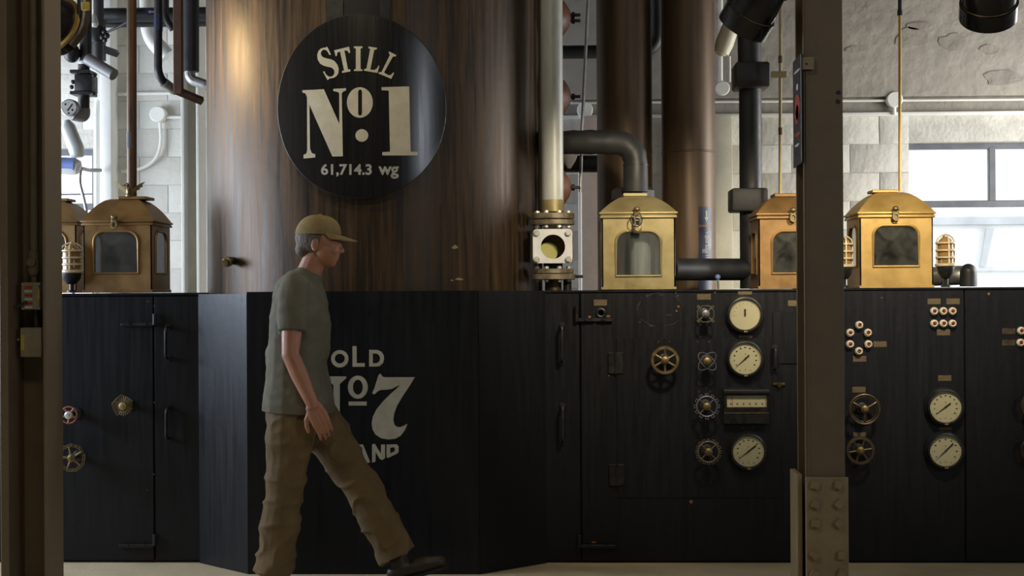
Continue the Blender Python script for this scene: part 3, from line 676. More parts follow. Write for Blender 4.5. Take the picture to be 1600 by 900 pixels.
for (x, y_, sx_, sy_) in ((711, 386, 6, 4), (718, 436, 8, 2.2), (706, 438, 3, 1.6)):
    rnd = random.Random(int(x)); mb = MB(); mb.plate([[(x + sx_ * (.5 + .6 * rnd.random()) * math.cos(2 * PI * j / 9), y_ + sy_ * (.5 + .6 * rnd.random()) * math.sin(2 * PI * j / 9)) for j in range(9)]], lambda u, v, t: cylP(u, v, STILL_R + .002)); mb.build('bare_patch', BRASSPALE, r)
q = cylP(362, 407, STILL_R); d_ = (P(348, 412, q.y - .15) - q).normalized()
v_ = MB().lathe([(.020, -.02), (.020, .05), (.026, .05), (.026, .085), (.018, .09), (.018, .12), (.0, .122)], q, d_, 12).build('drain_cock', BRASSDIM, r)
# domed hand-hole covers on the flank
for (yy, y0_) in ((28, 8.62), (151, 8.62), (293, 8.62)):
    ax = P(893, yy, y0_); o_ = Vector((STILL_C.x + STILL_R * .985, y0_, ax.z)); L_ = ax.x - o_.x
    cv = MB().lathe([(.155, -.03), (.155, L_ * .2), (.15, L_ * .3), (.128, L_ * .55), (.09, L_ * .8), (.045, L_ * .95), (0, L_)], o_, (1, 0, 0), 32).build('handhole_cover', REDIRON, r)
    for dz in (.016, -.016) if yy == 28 else (0,):
        MB().cyl(Vector((ax.x - .015, y0_, ax.z + dz)), Vector((ax.x + .05, y0_, ax.z + dz)), .009, 8).cyl(Vector((ax.x, y0_, ax.z + dz)), Vector((ax.x + .018, y0_, ax.z + dz)), .019, 6).build('cover_bolt', BLACKIRON, cv)
# round sign
RS = STILL_R + .055
sq = cylP(563, 166, RS); phi0 = math.atan2(sq.x - STILL_C.x, -(sq.y - STILL_C.y))
r = root('round_sign', 'round black sign with cream lettering and numeral mounted on the copper still', 'sign', (sq.x, sq.y, sq.z - .46))
def onsign(s_, v, R): a = phi0 + s_ / RS; return Vector((STILL_C.x + R * math.sin(a), STILL_C.y - R * math.cos(a), sq.z + v))
mb = MB(); NR, NA = 14, 96; rings = []
for i in range(1, NR + 1): rings.append([mb.bm.verts.new(onsign(.4385 * i / NR * math.cos(2 * PI * k / NA), .4578 * i / NR * math.sin(2 * PI * k / NA), RS)) for k in range(NA)])
cv = mb.bm.verts.new(onsign(0, 0, RS))
for k in range(NA): mb.bm.faces.new((cv, rings[0][k], rings[0][(k + 1) % NA]))
for i in range(NR - 1):
    for k in range(NA): mb.bm.faces.new((rings[i][k], rings[i + 1][k], rings[i + 1][(k + 1) % NA], rings[i][(k + 1) % NA]))
bk = [mb.bm.verts.new(onsign(.4385 * math.cos(2 * PI * k / NA), .4578 * math.sin(2 * PI * k / NA), RS - .012)) for k in range(NA)]
for k in range(NA): mb.bm.faces.new((rings[-1][k], bk[k], bk[(k + 1) % NA], rings[-1][(k + 1) % NA]))
mb.bm.faces.new(bk[::-1]); mb.build('disc', SIGNBLACK, r)
MB().tube([onsign(.4385 * math.cos(2 * PI * k / NA), .4578 * math.sin(2 * PI * k / NA), RS - .004) for k in range(NA)], .0035, 6, closed=True).build('edge_bead', BLACKIRON, r)
for (s_, v) in ((-.2, .3), (.2, .3), (-.25, -.28), (.25, -.28)):
    MB().cyl(onsign(s_, v, RS - .012), onsign(s_, v, STILL_R), .012, 10).build('standoff', BLACKIRON, r)
onc = lambda x, y_: cylP(x, y_, RS + .0025)
D_ = lambda pts: sc(pts, 460, 60, 7.5)
S_ = [(380, 95), (395, 115), (428, 190), (408, 194), (395, 165), (375, 140), (350, 131), (325, 140), (310, 165), (312, 195), (335, 220), (380, 235), (430, 245), (470, 265), (505, 310), (520, 360), (515, 410), (490, 445), (450, 466), (415, 468), (403, 480), (388, 488), (335, 392), (350, 383), (370, 420), (400, 447), (435, 448), (460, 430), (470, 400), (465, 370), (440, 345), (400, 335), (345, 322), (300, 295), (272, 245), (267, 195), (280, 150), (310, 120), (350, 108), (368, 108)]
for pts in (S_, [(465, 140), (640, 97), (655, 165), (640, 172), (620, 145), (585, 140), (628, 365), (655, 362), (655, 388), (560, 405), (555, 385), (582, 375), (535, 155), (505, 165), (497, 205), (483, 210)],
            [(697, 93), (797, 93), (797, 112), (775, 120), (775, 358), (797, 365), (797, 382), (697, 382), (697, 365), (720, 358), (720, 120), (697, 112)],
            [(868, 95), (968, 110), (965, 128), (935, 135), (890, 365), (935, 372), (970, 350), (985, 318), (995, 322), (975, 405), (815, 378), (818, 360), (845, 352), (888, 125), (868, 115)],
            [(1110, 152), (1195, 195), (1185, 213), (1155, 212), (1050, 400), (1100, 430), (1130, 430), (1155, 400), (1170, 405), (1135, 475), (985, 410), (992, 395), (1020, 395), (1120, 192), (1103, 170)],
            [(92, 608), (345, 595), (527, 1003), (525, 640), (500, 625), (458, 618), (455, 592), (605, 583), (605, 610), (575, 620), (555, 645), (568, 1382), (445, 1384), (185, 800), (176, 775), (183, 1290), (205, 1345), (245, 1358), (245, 1395), (107, 1408), (107, 1365), (140, 1350), (150, 1310), (148, 690), (130, 645), (95, 635)]):
    letters(r, 'sign_letter', CREAM, [[D_(pts)]], onc, True)
slot = [(747, 625), (755, 605), (770, 598), (785, 605), (793, 625), (793, 880), (785, 900), (770, 906), (755, 900), (747, 880)]
letters(r, 'sign_letter', CREAM, [[D_(ell(767, 751, 152, 179, 40)), D_(slot)]], onc, True)
letters(r, 'sign_dot', CREAM, [[D_(ell(790, 1137, 75, 74))]], onc, True)
letters(r, 'sign_numeral', CREAM, [[D_([(1020, 572), (1345, 562), (1352, 900), (1362, 1328), (1447, 1330), (1443, 1372), (1030, 1372), (1030, 1332), (1120, 1328), (1105, 612), (1022, 607)])]], onc, True)
def text_on(parent, name, m, s, x0, x1, ybase, cap, fmap, bold=.02, spacing=1.):
    vs_, fs = text_polys(s, bold, spacing); a = min(v.x for v in vs_); b = max(v.x for v in vs_)
    top = max(v.y for v in vs_)
    mb = MB(); mb.add([fmap(x0 + (v.x - a) / (b - a) * (x1 - x0), ybase - v.y / top * cap) for v in vs_], fs)
    return mb.build(name, m, parent, recalc=False)
text_on(r, 'sign_numerals', GREYLET, '61,714.3', 501.5, 581, 272.5, 16.5, onc, .03)
text_on(r, 'sign_letters', GREYLET, 'wg', 591, 623, 272.5, 12.5, onc, .03)
# hanger straps above the disc
for x in (523, 601): strip(x, -200, 60, 26 if x == 523 else 16, STILL_R + .02, BLACKIRON, 'hanger_strap', r, 5)
strip(563, -200, 60, 60, STILL_R + .012, BLACKSEAM, 'hanger_plate', r, 8)

# ================================================================== COPPER COLUMNS AND BACK PIPES
k = 9.3
for (x0, x1, lab, ring) in ((933, 1020, 'brown copper column nearer the sight glass pipe, behind the pale brass box', 240), (1034, 1118, 'brown copper column carrying a blue arrow label', 239)):
    a, b = P(x0, 300, k), P(x1, 300, k); rad = (b.x - a.x) / 2 * .994; cx = (a.x + b.x) / 2
    r = root('copper_column', lab, 'column', (cx, k, 0))
    MB().lathe([(rad, 0), (rad, 4.46)], (cx, k, 0), (0, 0, 1), 64).build('shell', COPCOL, r)
    MB().lathe([(rad, -.006), (rad + .003, -.003), (rad + .003, .003), (rad, .006)], (cx, k, P(x0, ring, k).z), (0, 0, 1), 64).build('weld_band', COPCOL, r)
    if x0 == 1034:
        def colP(px, py, dr):
            d = _f + _r * ((px - 800) / F) + _u * ((450 - py) / F); ox, oy = CAM.x - cx, CAM.y - k
            A_ = d.x**2 + d.y**2; B_ = 2 * (ox * d.x + oy * d.y); C_ = ox * ox + oy * oy - (rad + dr)**2
            return CAM + d * ((-B_ - math.sqrt(max(B_ * B_ - 4 * A_ * C_, 0))) / (2 * A_))
        for (y0, y1) in ((323, 351), (354.5, 455)):
            mb = MB(); n = 6
            mb.add([colP(1092 + 19.5 * i / n, yy, .0015) for yy in (y0, y1) for i in range(n + 1)], [(i, i + 1, n + 2 + i, n + 1 + i) for i in range(n)]); mb.build('blue_label', BLUEST, r, recalc=False)
        cm = lambda x, y_: colP(x, y_, .0028)
        letters(r, 'label_arrow', GREYLET, [[[(1102.7, 329), (1105.2, 329), (1105.2, 340), (1107.5, 339), (1104, 346.5), (1100.5, 339), (1102.7, 340)]]], cm)
        for (s_, xb, y0_, y1_) in (('Vapor Line Fr', 1102.5, 361, 405), ('to', 1097.5, 389, 395)):
            vs_, fs = text_polys(s_, .01); a_ = min(v.x for v in vs_); b_ = max(v.x for v in vs_); top = max(v.y for v in vs_)
            mb = MB(); mb.add([cm(xb + v.y / top * 6, y0_ + (v.x - a_) / (b_ - a_) * (y1_ - y0_)) for v in vs_], fs); mb.build('label_text', GREYLET, r, recalc=False)

# aluminium riser with sight glass
k = 8.24; mk = mpp(k)
q = P(864.5, 448, k)
r = root('sight_glass_riser', 'tall silver pipe with white round window sight glass standing beside the still', 'pipe', (q.x, k, H))
pz = lambda y_: P(864.5, y_, k).z
X0 = q.x
MB().lathe([(17 * mk, 0), (17 * mk, 4.44 - pz(331))], (X0, k, pz(331)), (0, 0, 1), 40).build('riser_pipe', SILVER, r)
MB().lathe([(17.6 * mk, 0), (17.6 * mk, 18 * mk), (17 * mk, 18.5 * mk)], (X0, k, pz(331)), (0, 0, 1), 40).build('lower_sleeve', BRASSPALE, r)
for (ya, yb, rr) in ((342.5, 333.5, 33.5), (351.5, 343.8, 34), (427.5, 420, 32), (437, 428.5, 34.5)):
    MB().lathe([(rr * mk - .004, 0), (rr * mk, .003), (rr * mk, pz(yb) - pz(ya) - .003), (rr * mk - .004, pz(yb) - pz(ya))], (X0, k, pz(ya)), (0, 0, 1), 40).build('flange', FLANGE, r)
for (yb0, yb1) in ((329.5, 357), (416, 441)):
    for i in range(8):
        a_ = 2 * PI * (i + .5) / 8; c_ = Vector((X0 + 26 * mk * math.cos(a_), k + 26 * mk * math.sin(a_), 0))
        mb = MB(); mb.cyl(c_ + Vector((0, 0, pz(yb1))), c_ + Vector((0, 0, pz(yb0))), .007, 8)
        for yn in (yb0 + 2.5, yb1 - 3): mb.cyl(c_ + Vector((0, 0, pz(yn + 1.8))), c_ + Vector((0, 0, pz(yn - 1.8))), .0135, 6)
        mb.build('flange_bolt', CHROMEBOLT, r)
MB().cyl((X0, k, pz(360)), (X0, k, pz(350)), 15 * mk, 24).build('neck', FLANGE, r)
MB().cyl((X0, k, pz(421)), (X0, k, pz(409)), 15 * mk, 24).build('neck', BLACKIRON, r)
MB().cyl((X0, k, H - .001), (X0, k, pz(436)), 13 * mk, 24).build('stub', BRONZE, r)
MB().cyl((X0 + 22 * mk, k, H - .001), (X0 + 22 * mk, k, pz(437)), .022, 12).build('drain_leg', BLACKIRON, r)
yfr = k - .115
a, b = P(832.5, 358, yfr), P(894.5, 411, yfr); cx, cz = (a.x + b.x) / 2, (a.z + b.z) / 2; hw, hh = (b.x - a.x) / 2, (a.z - b.z) / 2
rr = .022; lp = []
for (sx_, sz_, a0) in ((1, 1, 0), (-1, 1, PI / 2), (-1, -1, PI), (1, -1, 1.5 * PI)):
    for i in range(5): t = a0 + PI / 2 * i / 4; lp.append((cx + sx_ * (hw - rr) + rr * math.cos(t), cz + sz_ * (hh - rr) + rr * math.sin(t)))
rw = 19 * mpp(yfr); gx, gz = P(864, 385.5, yfr).x, P(864, 385.5, yfr).z
MB().plate([lp, ell(gx, gz, rw, rw, 40)], lambda u, v, t: Vector((u, yfr + t, v)), .025).build('face_plate', WHITEMET, r)
MB().box((cx - hw * .9, yfr + .025, cz - hh * .94), (cx + hw * .9, k + .1, cz + hh * .94), .01).build('housing', OLIVESHADE, r) if False else None
mb = MB().lathe([(rw * 1.02, .024), (rw * 1.02, .16)], (gx, yfr, gz), (0, 1, 0), 40, caps=False); mb.build('sight_tube', OLIVESHADE, r)
MB().cyl((gx, yfr + .16, gz), (gx, yfr + .165, gz), rw * 1.1, 40).build('sight_back', OLIVESHADE, r)
MB().cyl((gx - rw * .42, yfr + .09, gz - rw * .40), (gx - rw * .42, yfr + .094, gz - rw * .40), rw * .80, 40).build('inner_disc', YELDISC, r)  # lit part of the sight, offset so the shadow colour shows beyond
mb = MB()
for (x0_, x1_, z0_, z1_) in ((cx - hw * .93, gx - rw * 1.04, cz - hh * .95, cz + hh * .95), (gx + rw * 1.04, cx + hw * .93, cz - hh * .95, cz + hh * .95), (gx - rw * 1.04, gx + rw * 1.04, gz + rw * 1.03, cz + hh * .95), (gx - rw * 1.04, gx + rw * 1.04, cz - hh * .95, gz - rw * 1.03)):
    mb.box((x0_, yfr + .025, z0_), (x1_, yfr + .20, z1_))
mb.build('housing', WHITEMET, r)
MB().cyl((gx, yfr + .012, gz), (gx, yfr + .016, gz), rw * .995, 40).build('sight_pane', DIALGLASS, r)
for (sx_, sz_) in ((1, 1), (1, -1), (-1, 1), (-1, -1)):
    c_ = Vector((cx + sx_ * (hw - .021), yfr, cz + sz_ * (hh - .021)))
    MB().cyl(c_, c_ + Vector((0, -.016, 0)), .0165, 8, bev=.003).build('corner_bolt', CHROMEBOLT, r)
MB().tube([P(893, 432, k), P(911, 432, k)], .008, 10).build('side_pin', BLACKIRON, r)

# narrow pale tube between still and riser
solo('thin_pipe', MB().tube([P(844.5, 470, 8.42), P(844.5, -250, 8.42)], 3.2 * mpp(8.45), 12), CONDUIT, 'slim tan pipe standing in the gap between still and silver riser', 'pipe')
# leaning grey rod
solo('hanging_rod', MB().tube([P(922, -120, 8.9), P(919, 0, 8.9), P(909, 210, 8.9), P(907, 300, 8.9)], .0095, 10), STEEL, 'thin grey slanting rod hanging past the round box by the first copper column', 'rod')
# black jacketed elbow into the middle box
k = 8.45; mk = mpp(k)
r = root('jacketed_pipe', 'black rubber jacketed pipe bending down into the lid of the pale brass box', 'pipe', P(992, 300, k))
pth = bend([P(835, 226, k + .1), P(905, 222, k), P(993, 222, k), P(993, 300, k)], .13, 8)
MB().tube(pth, [19 * mk * (1 + .04 * math.sin(i * 2.1)) for i in range(len(pth))], 24).build('jacket', INSUL, r)
MB().lathe([(19.8 * mk, -.004), (19.8 * mk, .004)], P(993, 258, k), (0, 0, 1), 24).build('jacket_seam', INSULB, r)
mb = MB().lathe([(36 * mk, 0), (36 * mk, 14 * mk), (30 * mk, 18 * mk)], P(989, 312, k + .12), (0, 0, 1), 8); mb.build('collar', INSUL, r)
MB().lathe([(.050, 0), (.036, -.035), (.010, -.075)], P(889, 242, k + .03), (0, 0, 1), 14).build('foil_cone', GREYPVC, r)
solo('jacketed_pipe', MB().tube([P(860, 256, 9.0), P(933, 256, 9.0)], .05, 20), INSULB, 'short black horizontal pipe tucked under the big black elbow', 'pipe')
# dark horizontal pipe high behind column 1 that turns up between the columns
k = 9.9
pth = bend([P(846, 82, k), P(1027, 80, k), P(1026, -200, k)], .12, 8)
solo('jacketed_pipe', MB().tube(pth, 10.5 * mpp(k), 20), INSULB, 'black pipe crossing high behind first copper column and turning up between the columns', 'pipe')
# horizontal black pipe to the right-hand riser
k = 8.85; mk = mpp(k)
r = root('jacketed_riser', 'tall black jacketed pipe with two block collars left of the taupe column', 'pipe', P(1172, 455, k))
pth = bend([P(1048, 421, k - .25), P(1100, 421, k - .1), P(1174, 421, k)], .03, 3)
MB().tube(pth, 17 * mk, 24).build('branch', INSULB, r)
qq = P(1174, 453, k); MB().tube([Vector((qq.x, k, H + .003)), P(1172, 120, k)], 17.5 * mk, 24).build('lower_pipe', INSULB, r)
MB().tube(bend([P(1172, 130, k), P(1171, 62, k), P(1171, -260, k + .0)], .05), 18.5 * mk, 24).build('upper_pipe', INSULB, r)
for (x0, x1, y0, y1) in ((1149, 1203, 97, 136), (1143, 1200, 294, 330)):
    a, b = P(x0, y0, k - .1), P(x1, y1, k - .1)
    MB().box((a.x, k - .12, b.z), (b.x, k + .12, a.z), .014, 2).build('block_collar', INSUL, r)
r = root('blue_valve', 'tiny blue knobbed valve lever on cabinet top under the black branch pipe', 'valve', P(1122, 451, 8.3))
MB().tube([P(1122.5, 452, 8.3), P(1121.5, 436, 8.3)], .007, 8).build('stem', STEEL, r)
MB().ball(P(1121.5, 433, 8.3), .015).build('knob', BLUEKNOB, r)
# cream elbow hanging left of the spot head
k = 9.4
pth = [P(1150, 5, k), P(1142, 40, k), P(1132, 68, k), P(1127, 84, k)]
solo('cream_elbow', MB().tube(pth, [.05, .052, .056, .045], 18).ball(P(1129, 75, k), .052), CREAMW, 'cream wrapped elbow stub hanging beside black spotlight can', 'pipe')

# thin brass vent rods of boxes
k = 8.5
r = root('vent_rod', 'thin brass rod with strap tab rising from the orange box behind the taupe column', 'rod', P(1219, 300, k))
MB().tube([P(1219, 304, k), P(1220, -240, k)], 2.6 * mpp(k), 10).build('rod', BRASSPALE, r)
for y_ in (93, 205): MB().lathe([(3.4 * mpp(k), -.02), (3.4 * mpp(k), .02)], P(1219.5, y_, k), (0, 0, 1), 12).build('coupling', BRONZE, r)
a, b = P(1204, 112, k), P(1229, 122, k); MB().box((a.x, k - .016, b.z), (b.x, k - .011, a.z), .001).build('strap_tab', BRASSPALE, r)
r = root('vent_rod', 'thin brass rod rising from the bright gold box by the window', 'rod', P(1406, 296, k))
MB().tube([P(1406, 299, k), P(1406, 22, k)], 2.4 * mpp(k), 10).build('rod', BRASSGOLD, r)
MB().tube([P(1406, 24, k), P(1406, -240, k)], 3 * mpp(k), 10).build('upper_rod', BLACKIRON, r)
MB().lathe([(4 * mpp(k), -.015), (4 * mpp(k), .015)], P(1406, 20, k), (0, 0, 1), 12).build('coupling', BLACKIRON, r)

# elbow behind the cage lamp at far right
k = 8.9; mk = mpp(k)
r = root('elbow_pipe', 'aluminium wrapped elbow with black mouth behind the cage lamp by the window', 'pipe', P(1500, 455, k))
MB().tube(bend([P(1455, 432, k + .1), P(1500, 430, k), P(1512, 430, k)], .05), 15 * mk, 20).build('aluminium_arm', STEEL, r)
qq = P(1513, 450, k - .05); MB().tube([Vector((qq.x, k - .05, H + .007)), P(1513, 425, k - .05)], 13 * mk, 20).ball(P(1513, 425, k - .05), 13 * mk).build('black_mouth', INSULB, r)

# ================================================================== BRASS BOXES
def brass_box(name, label, fx0, fx1, Yf, depth, zbase, zcorn, zroof, m, win, glassm, cap, hasp=True, group=None, inside=None):
    """front face between pixels fx0..fx1 at depth Yf; z values as pixel rows at Yf"""
    mk = mpp(Yf); fm = (fx0 + fx1) / 2
    x0, x1 = P(fx0, 430, Yf).x, P(fx1, 430, Yf).x; z0 = H + .004
    zc0, zc1 = P(fm, zcorn[1], Yf).z, P(fm, zcorn[0], Yf).z; zr = P(fm, zroof, Yf).z
    W = x1 - x0; cx = (x0 + x1) / 2; y0, y1 = Yf, Yf + depth; cy = (y0 + y1) / 2
    r = root(name, label, 'box', (cx, cy, z0), group)
    def arch(u0, u1, v0, v1, rr, n=7):
        lp = [(u0, v0), (u1, v0)]
        lp += [(u1 - rr + rr * math.cos(PI / 2 * i / n), v1 - rr + rr * math.sin(PI / 2 * i / n)) for i in range(n + 1)]
        lp += [(u0 + rr + rr * math.cos(PI / 2 + PI / 2 * i / n), v1 - rr + rr * math.sin(PI / 2 + PI / 2 * i / n)) for i in range(n + 1)]
        return lp
    a, b = P(win[0], win[2], Yf), P(win[1], win[3], Yf)
    rr = min((b.x - a.x), (a.z - b.z)) * .27
    wf = arch(a.x, b.x, b.z, a.z, rr)
    t = .006; mb = MB()
    fF = lambda u, v, w_: Vector((u, y0 + w_, v))
    mb.plate([[(x0, z0), (x1, z0), (x1, zc0), (x0, zc0)], wf], fF, t)
    sd = depth * .2; ws = arch(y0 + sd, y1 - sd, b.z, a.z, min(rr, depth * .18))
    for xx, sgn in ((x0, 1), (x1, -1)):
        fS = lambda u, v, w_, xx=xx, sgn=sgn: Vector((xx + sgn * w_, u, v))
        mb.plate([[(y0, z0), (y1, z0), (y1, zc0), (y0, zc0)], ws], fS, t)
    mb.plate([[(x0, z0), (x1, z0), (x1, zc0), (x0, zc0)]], lambda u, v, w_: Vector((u, y1 - w_, v)), t)
    mb.box((x0, y0, z0 - .003), (x1, y1, z0 + .006))
    mb.build('body', m, r)
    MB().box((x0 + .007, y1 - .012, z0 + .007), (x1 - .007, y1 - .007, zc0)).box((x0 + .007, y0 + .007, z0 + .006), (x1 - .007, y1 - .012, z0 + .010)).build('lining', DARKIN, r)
    # base skirting
    MB().box((x0 - .006, y0 - .006, z0 - .003), (x1 + .006, y1 + .006, z0 + .012), .002).build('base_rim', m, r)
    e = .010
    f_ = MB().tube([fF(u, v, -.001) for u, v in wf], .0075, 8, closed=True).build('window_bead', m, r)
    MB().plate([wf], lambda u, v, w_: Vector((u, y0 + .003 + w_, v)), .002).build('window_pane', glassm, r)
    for xx in (x0 - .001, x1 + .001):
        MB().tube([Vector((xx, u, v)) for u, v in ws], .0065, 8, closed=True).build('window_bead', m, r)
    for xx in (x0 + .003, x1 - .003):
        MB().plate([ws], lambda u, v, w_: Vector((xx + w_, u, v)), .002).build('window_pane', SIDEGLASS, r)
    # cornice: two stepped mouldings
    o1 = 4.5 * mk; hz = zc1 - zc0; cm = MB()
    for (f0, f1, oo) in ((0, .42, o1 * .75), (.42, .62, o1 * .45), (.62, 1.0, o1)):
        cm.box((x0 - oo, y0 - oo, zc0 + hz * f0), (x1 + oo, y1 + oo, zc0 + hz * f1), hz * .12, 2)
    cm.build('cornice', m, r)
    # curved pavilion roof
    nL = 12; rf = MB(); prev = None
    ax0, by0 = W / 2 + o1 * .55, depth / 2 + o1 * .55; ca0, ca1 = P(cap[0], 300, Yf).x, P(cap[1], 300, Yf).x
    at = (ca1 - ca0) / 2 * .92; bt_ = max(by0 * at / ax0, .03)
    for i in range(nL + 1):
        u = i / nL; q = (1 - u)**.72 if True else 1 - u
        s_ = math.sqrt(max(0, 1 - u**1.75)) if u < 1 else 0
        s_ = .45 * s_ + .55 * (1 - u)
        aa = at + (ax0 - at) * s_; bb = bt_ + (by0 - bt_) * s_; zz = zc1 + (zr - zc1) * u
        ring = [rf.bm.verts.new((cx + sx_ * aa, cy + sy_ * bb, zz)) for sx_, sy_ in ((-1, -1), (1, -1), (1, 1), (-1, 1))]
        if prev:
            for j in range(4): rf.bm.faces.new((prev[j], prev[(j + 1) % 4], ring[(j + 1) % 4], ring[j]))
        else: rf.bm.faces.new(ring[::-1])
        prev = ring
    rf.bm.faces.new(prev); rf.build('roof', m, r, sharp=25)
    zc2 = P(fm, cap[2], Yf).z
    MB().box((ca0, cy - bt_ - .012, zr - .002), (ca1, cy + bt_ + .012, zc2), .003).build('roof_cap', m, r)
    if hasp:
        hx = P(hasp, 330, Yf - .02).x; hz_ = (zc0 + zc1) / 2; yh = y0 - o1
        h = MB().box((hx - .017, yh - .012, hz_ - .028), (hx + .017, yh - .001, hz_ + .026), .004).build('hasp', BRASSDIM, r)
        MB().ball((hx, yh - .014, hz_ + .030), (.018, .012, .014)).build('hasp_knuckle', BRASSDIM, h)
        MB().tube([Vector((hx + .014 * math.cos(2 * PI * i / 14), yh - .018, hz_ - .012 + .018 * math.sin(2 * PI * i / 14))) for i in range(14)], .0045, 6, closed=True).build('hasp_ring', BRASSPALE, h)
    return r, (x0, x1, y0, y1, z0, zc0, cx, cy, zr, zc2)
b1, g1 = brass_box('spirit_safe', 'brown brass box with arched windows left of the still, eagle on its lid', 131, 237, 8.16, .38, 457, (344, 352), 309, BRASSBROWN, (146, 216, 361, 427), BOXGLASS, (175, 220, 305), 179)
b0, g0 = brass_box('spirit_safe', 'brass box mostly hidden behind the brown channel column and caged lamp', 22, 119, 8.5, .36, 457, (345, 352), 312, BRASSBROWN, (36, 104, 361, 427), BOXGLASS, (58, 96, 308), None)
b2, g2 = brass_box('spirit_safe', 'pale brass box with padlocked lid and frosted window beside the sight glass', 941, 1055, 8.12, .37, 455, (331, 341), 304, BRASSPALE, (962, 1033, 361, 431), BOXGLASSF, (975, 1013, 299), 995)
b3, g3 = brass_box('spirit_safe', 'orange brass box half hidden behind the taupe column', 1186, 1292, 8.14, .37, 454, (333, 342), 305, BRASSBROWN, (1206, 1275, 361, 427), BOXGLASS, (1214, 1262, 300), 1239)
b4, g4 = brass_box('spirit_safe', 'bright gold brass box with dusty arched window beside the caged lamp and window', 1344, 1458, 8.10, .38, 451, (331, 340), 298, BRASSGOLD, (1364, 1436, 352, 416), BOXGLASS, (1370, 1411, 294), 1399)
# padlock on box 2
yh = g2[2] - .045; q = P(996, 357, yh)
r = root('padlock', 'small brass padlock hanging from the pale box hasp', 'padlock', (q.x, yh, q.z - .03))
MB().box((q.x - .021, yh - .011, q.z - .024), (q.x + .021, yh + .011, q.z + .018), .004, 2).build('lock_body', BRASSDIM, r)
MB().tube(bend([Vector((q.x - .013, yh, q.z + .016)), Vector((q.x - .013, yh, q.z + .058)), Vector((q.x + .013, yh, q.z + .058)), Vector((q.x + .013, yh, q.z + .016))], .013, 5), .0048, 8).build('shackle', STEEL, r)
MB().cyl((q.x, yh - .011, q.z - .002), (q.x, yh - .0135, q.z - .002), .012, 16).build('keyway_boss', BRASSPALE, r)
MB().tube([Vector((q.x - .006 + .030 * math.cos(2 * PI * i / 18), yh - .014, q.z + .045 + .036 * math.sin(2 * PI * i / 18))) for i in range(18)], .0028, 6, closed=True).build('split_ring', BLACKIRON, r)
# glass test jars inside the middle box
for (jx, jr, jh, lab) in ((1001, .056, .275, 'wide frosted test jar inside the pale brass box'), (1027, .012, .25, 'slim glass float tube inside the pale brass box')):
    q = P(jx, 430, g2[2] + .15)
    solo('test_jar', MB().lathe([(jr, 0), (jr, jh), (jr * .9, jh), (jr * .9, .004)], (q.x, q.y, g2[4] + .0105), (0, 0, 1), 24), FROST, lab, 'jar')
# copper pipe and eagle on box 1
k = g1[7]
r = root('copper_pipe', 'rusty copper pipe with blue band rising from lid of the brown brass box', 'pipe', (P(205.5, 300, k).x, k, g1[9]))
MB().tube([Vector((P(206, 300, k).x, k, g1[9] - .002)), P(205.5, -260, k)], 7.6 * mpp(k), 20).build('pipe', COPPIPE, r)
q = P(205.5, 219, k); MB().lathe([(7.8 * mpp(k), -.043), (7.8 * mpp(k), .043)], q, (0, 0, 1), 20).build('blue_band', mat('faded_blue_paint', (.05, .06, .09), (.09, .06, .04), rough=.6, nscale=20), r)
ye = g1[2] + .1; q = P(201, 304, ye)
r = root('eagle_ornament', 'small brass eagle with spread wings on the lid of the brown box', 'ornament', q)
zb_e = g1[9]
mb = MB().ball((q.x, ye, zb_e + .028), (.014, .018, .030), 12, 8).ball((q.x - .004, ye - .008, zb_e + .062), (.010, .011, .010), 10, 6)
mb.tube([Vector((q.x - .012, ye - .012, zb_e + .062)), Vector((q.x - .024, ye - .016, zb_e + .056))], [.006, .002], 6)
mb.build('eagle_body', BRASSDIM, r)
for s_ in (-1, 1):
    lp = [(0, .022), (s_ * .025, .046), (s_ * .055, .068), (s_ * .082, .080), (s_ * .066, .060), (s_ * .072, .054), (s_ * .054, .046), (s_ * .056, .038), (s_ * .038, .032), (s_ * .02, .012)]
    MB().plate([lp], lambda u, v, w_: Vector((q.x + u, ye + .004 + abs(u) * .25 + w_, zb_e + v)), .007).build('wing', BRASSDIM, r)
MB().cyl((q.x, ye, zb_e - .001), (q.x, ye, zb_e + .008), .016, 12).build('perch', BRASSDIM, r)

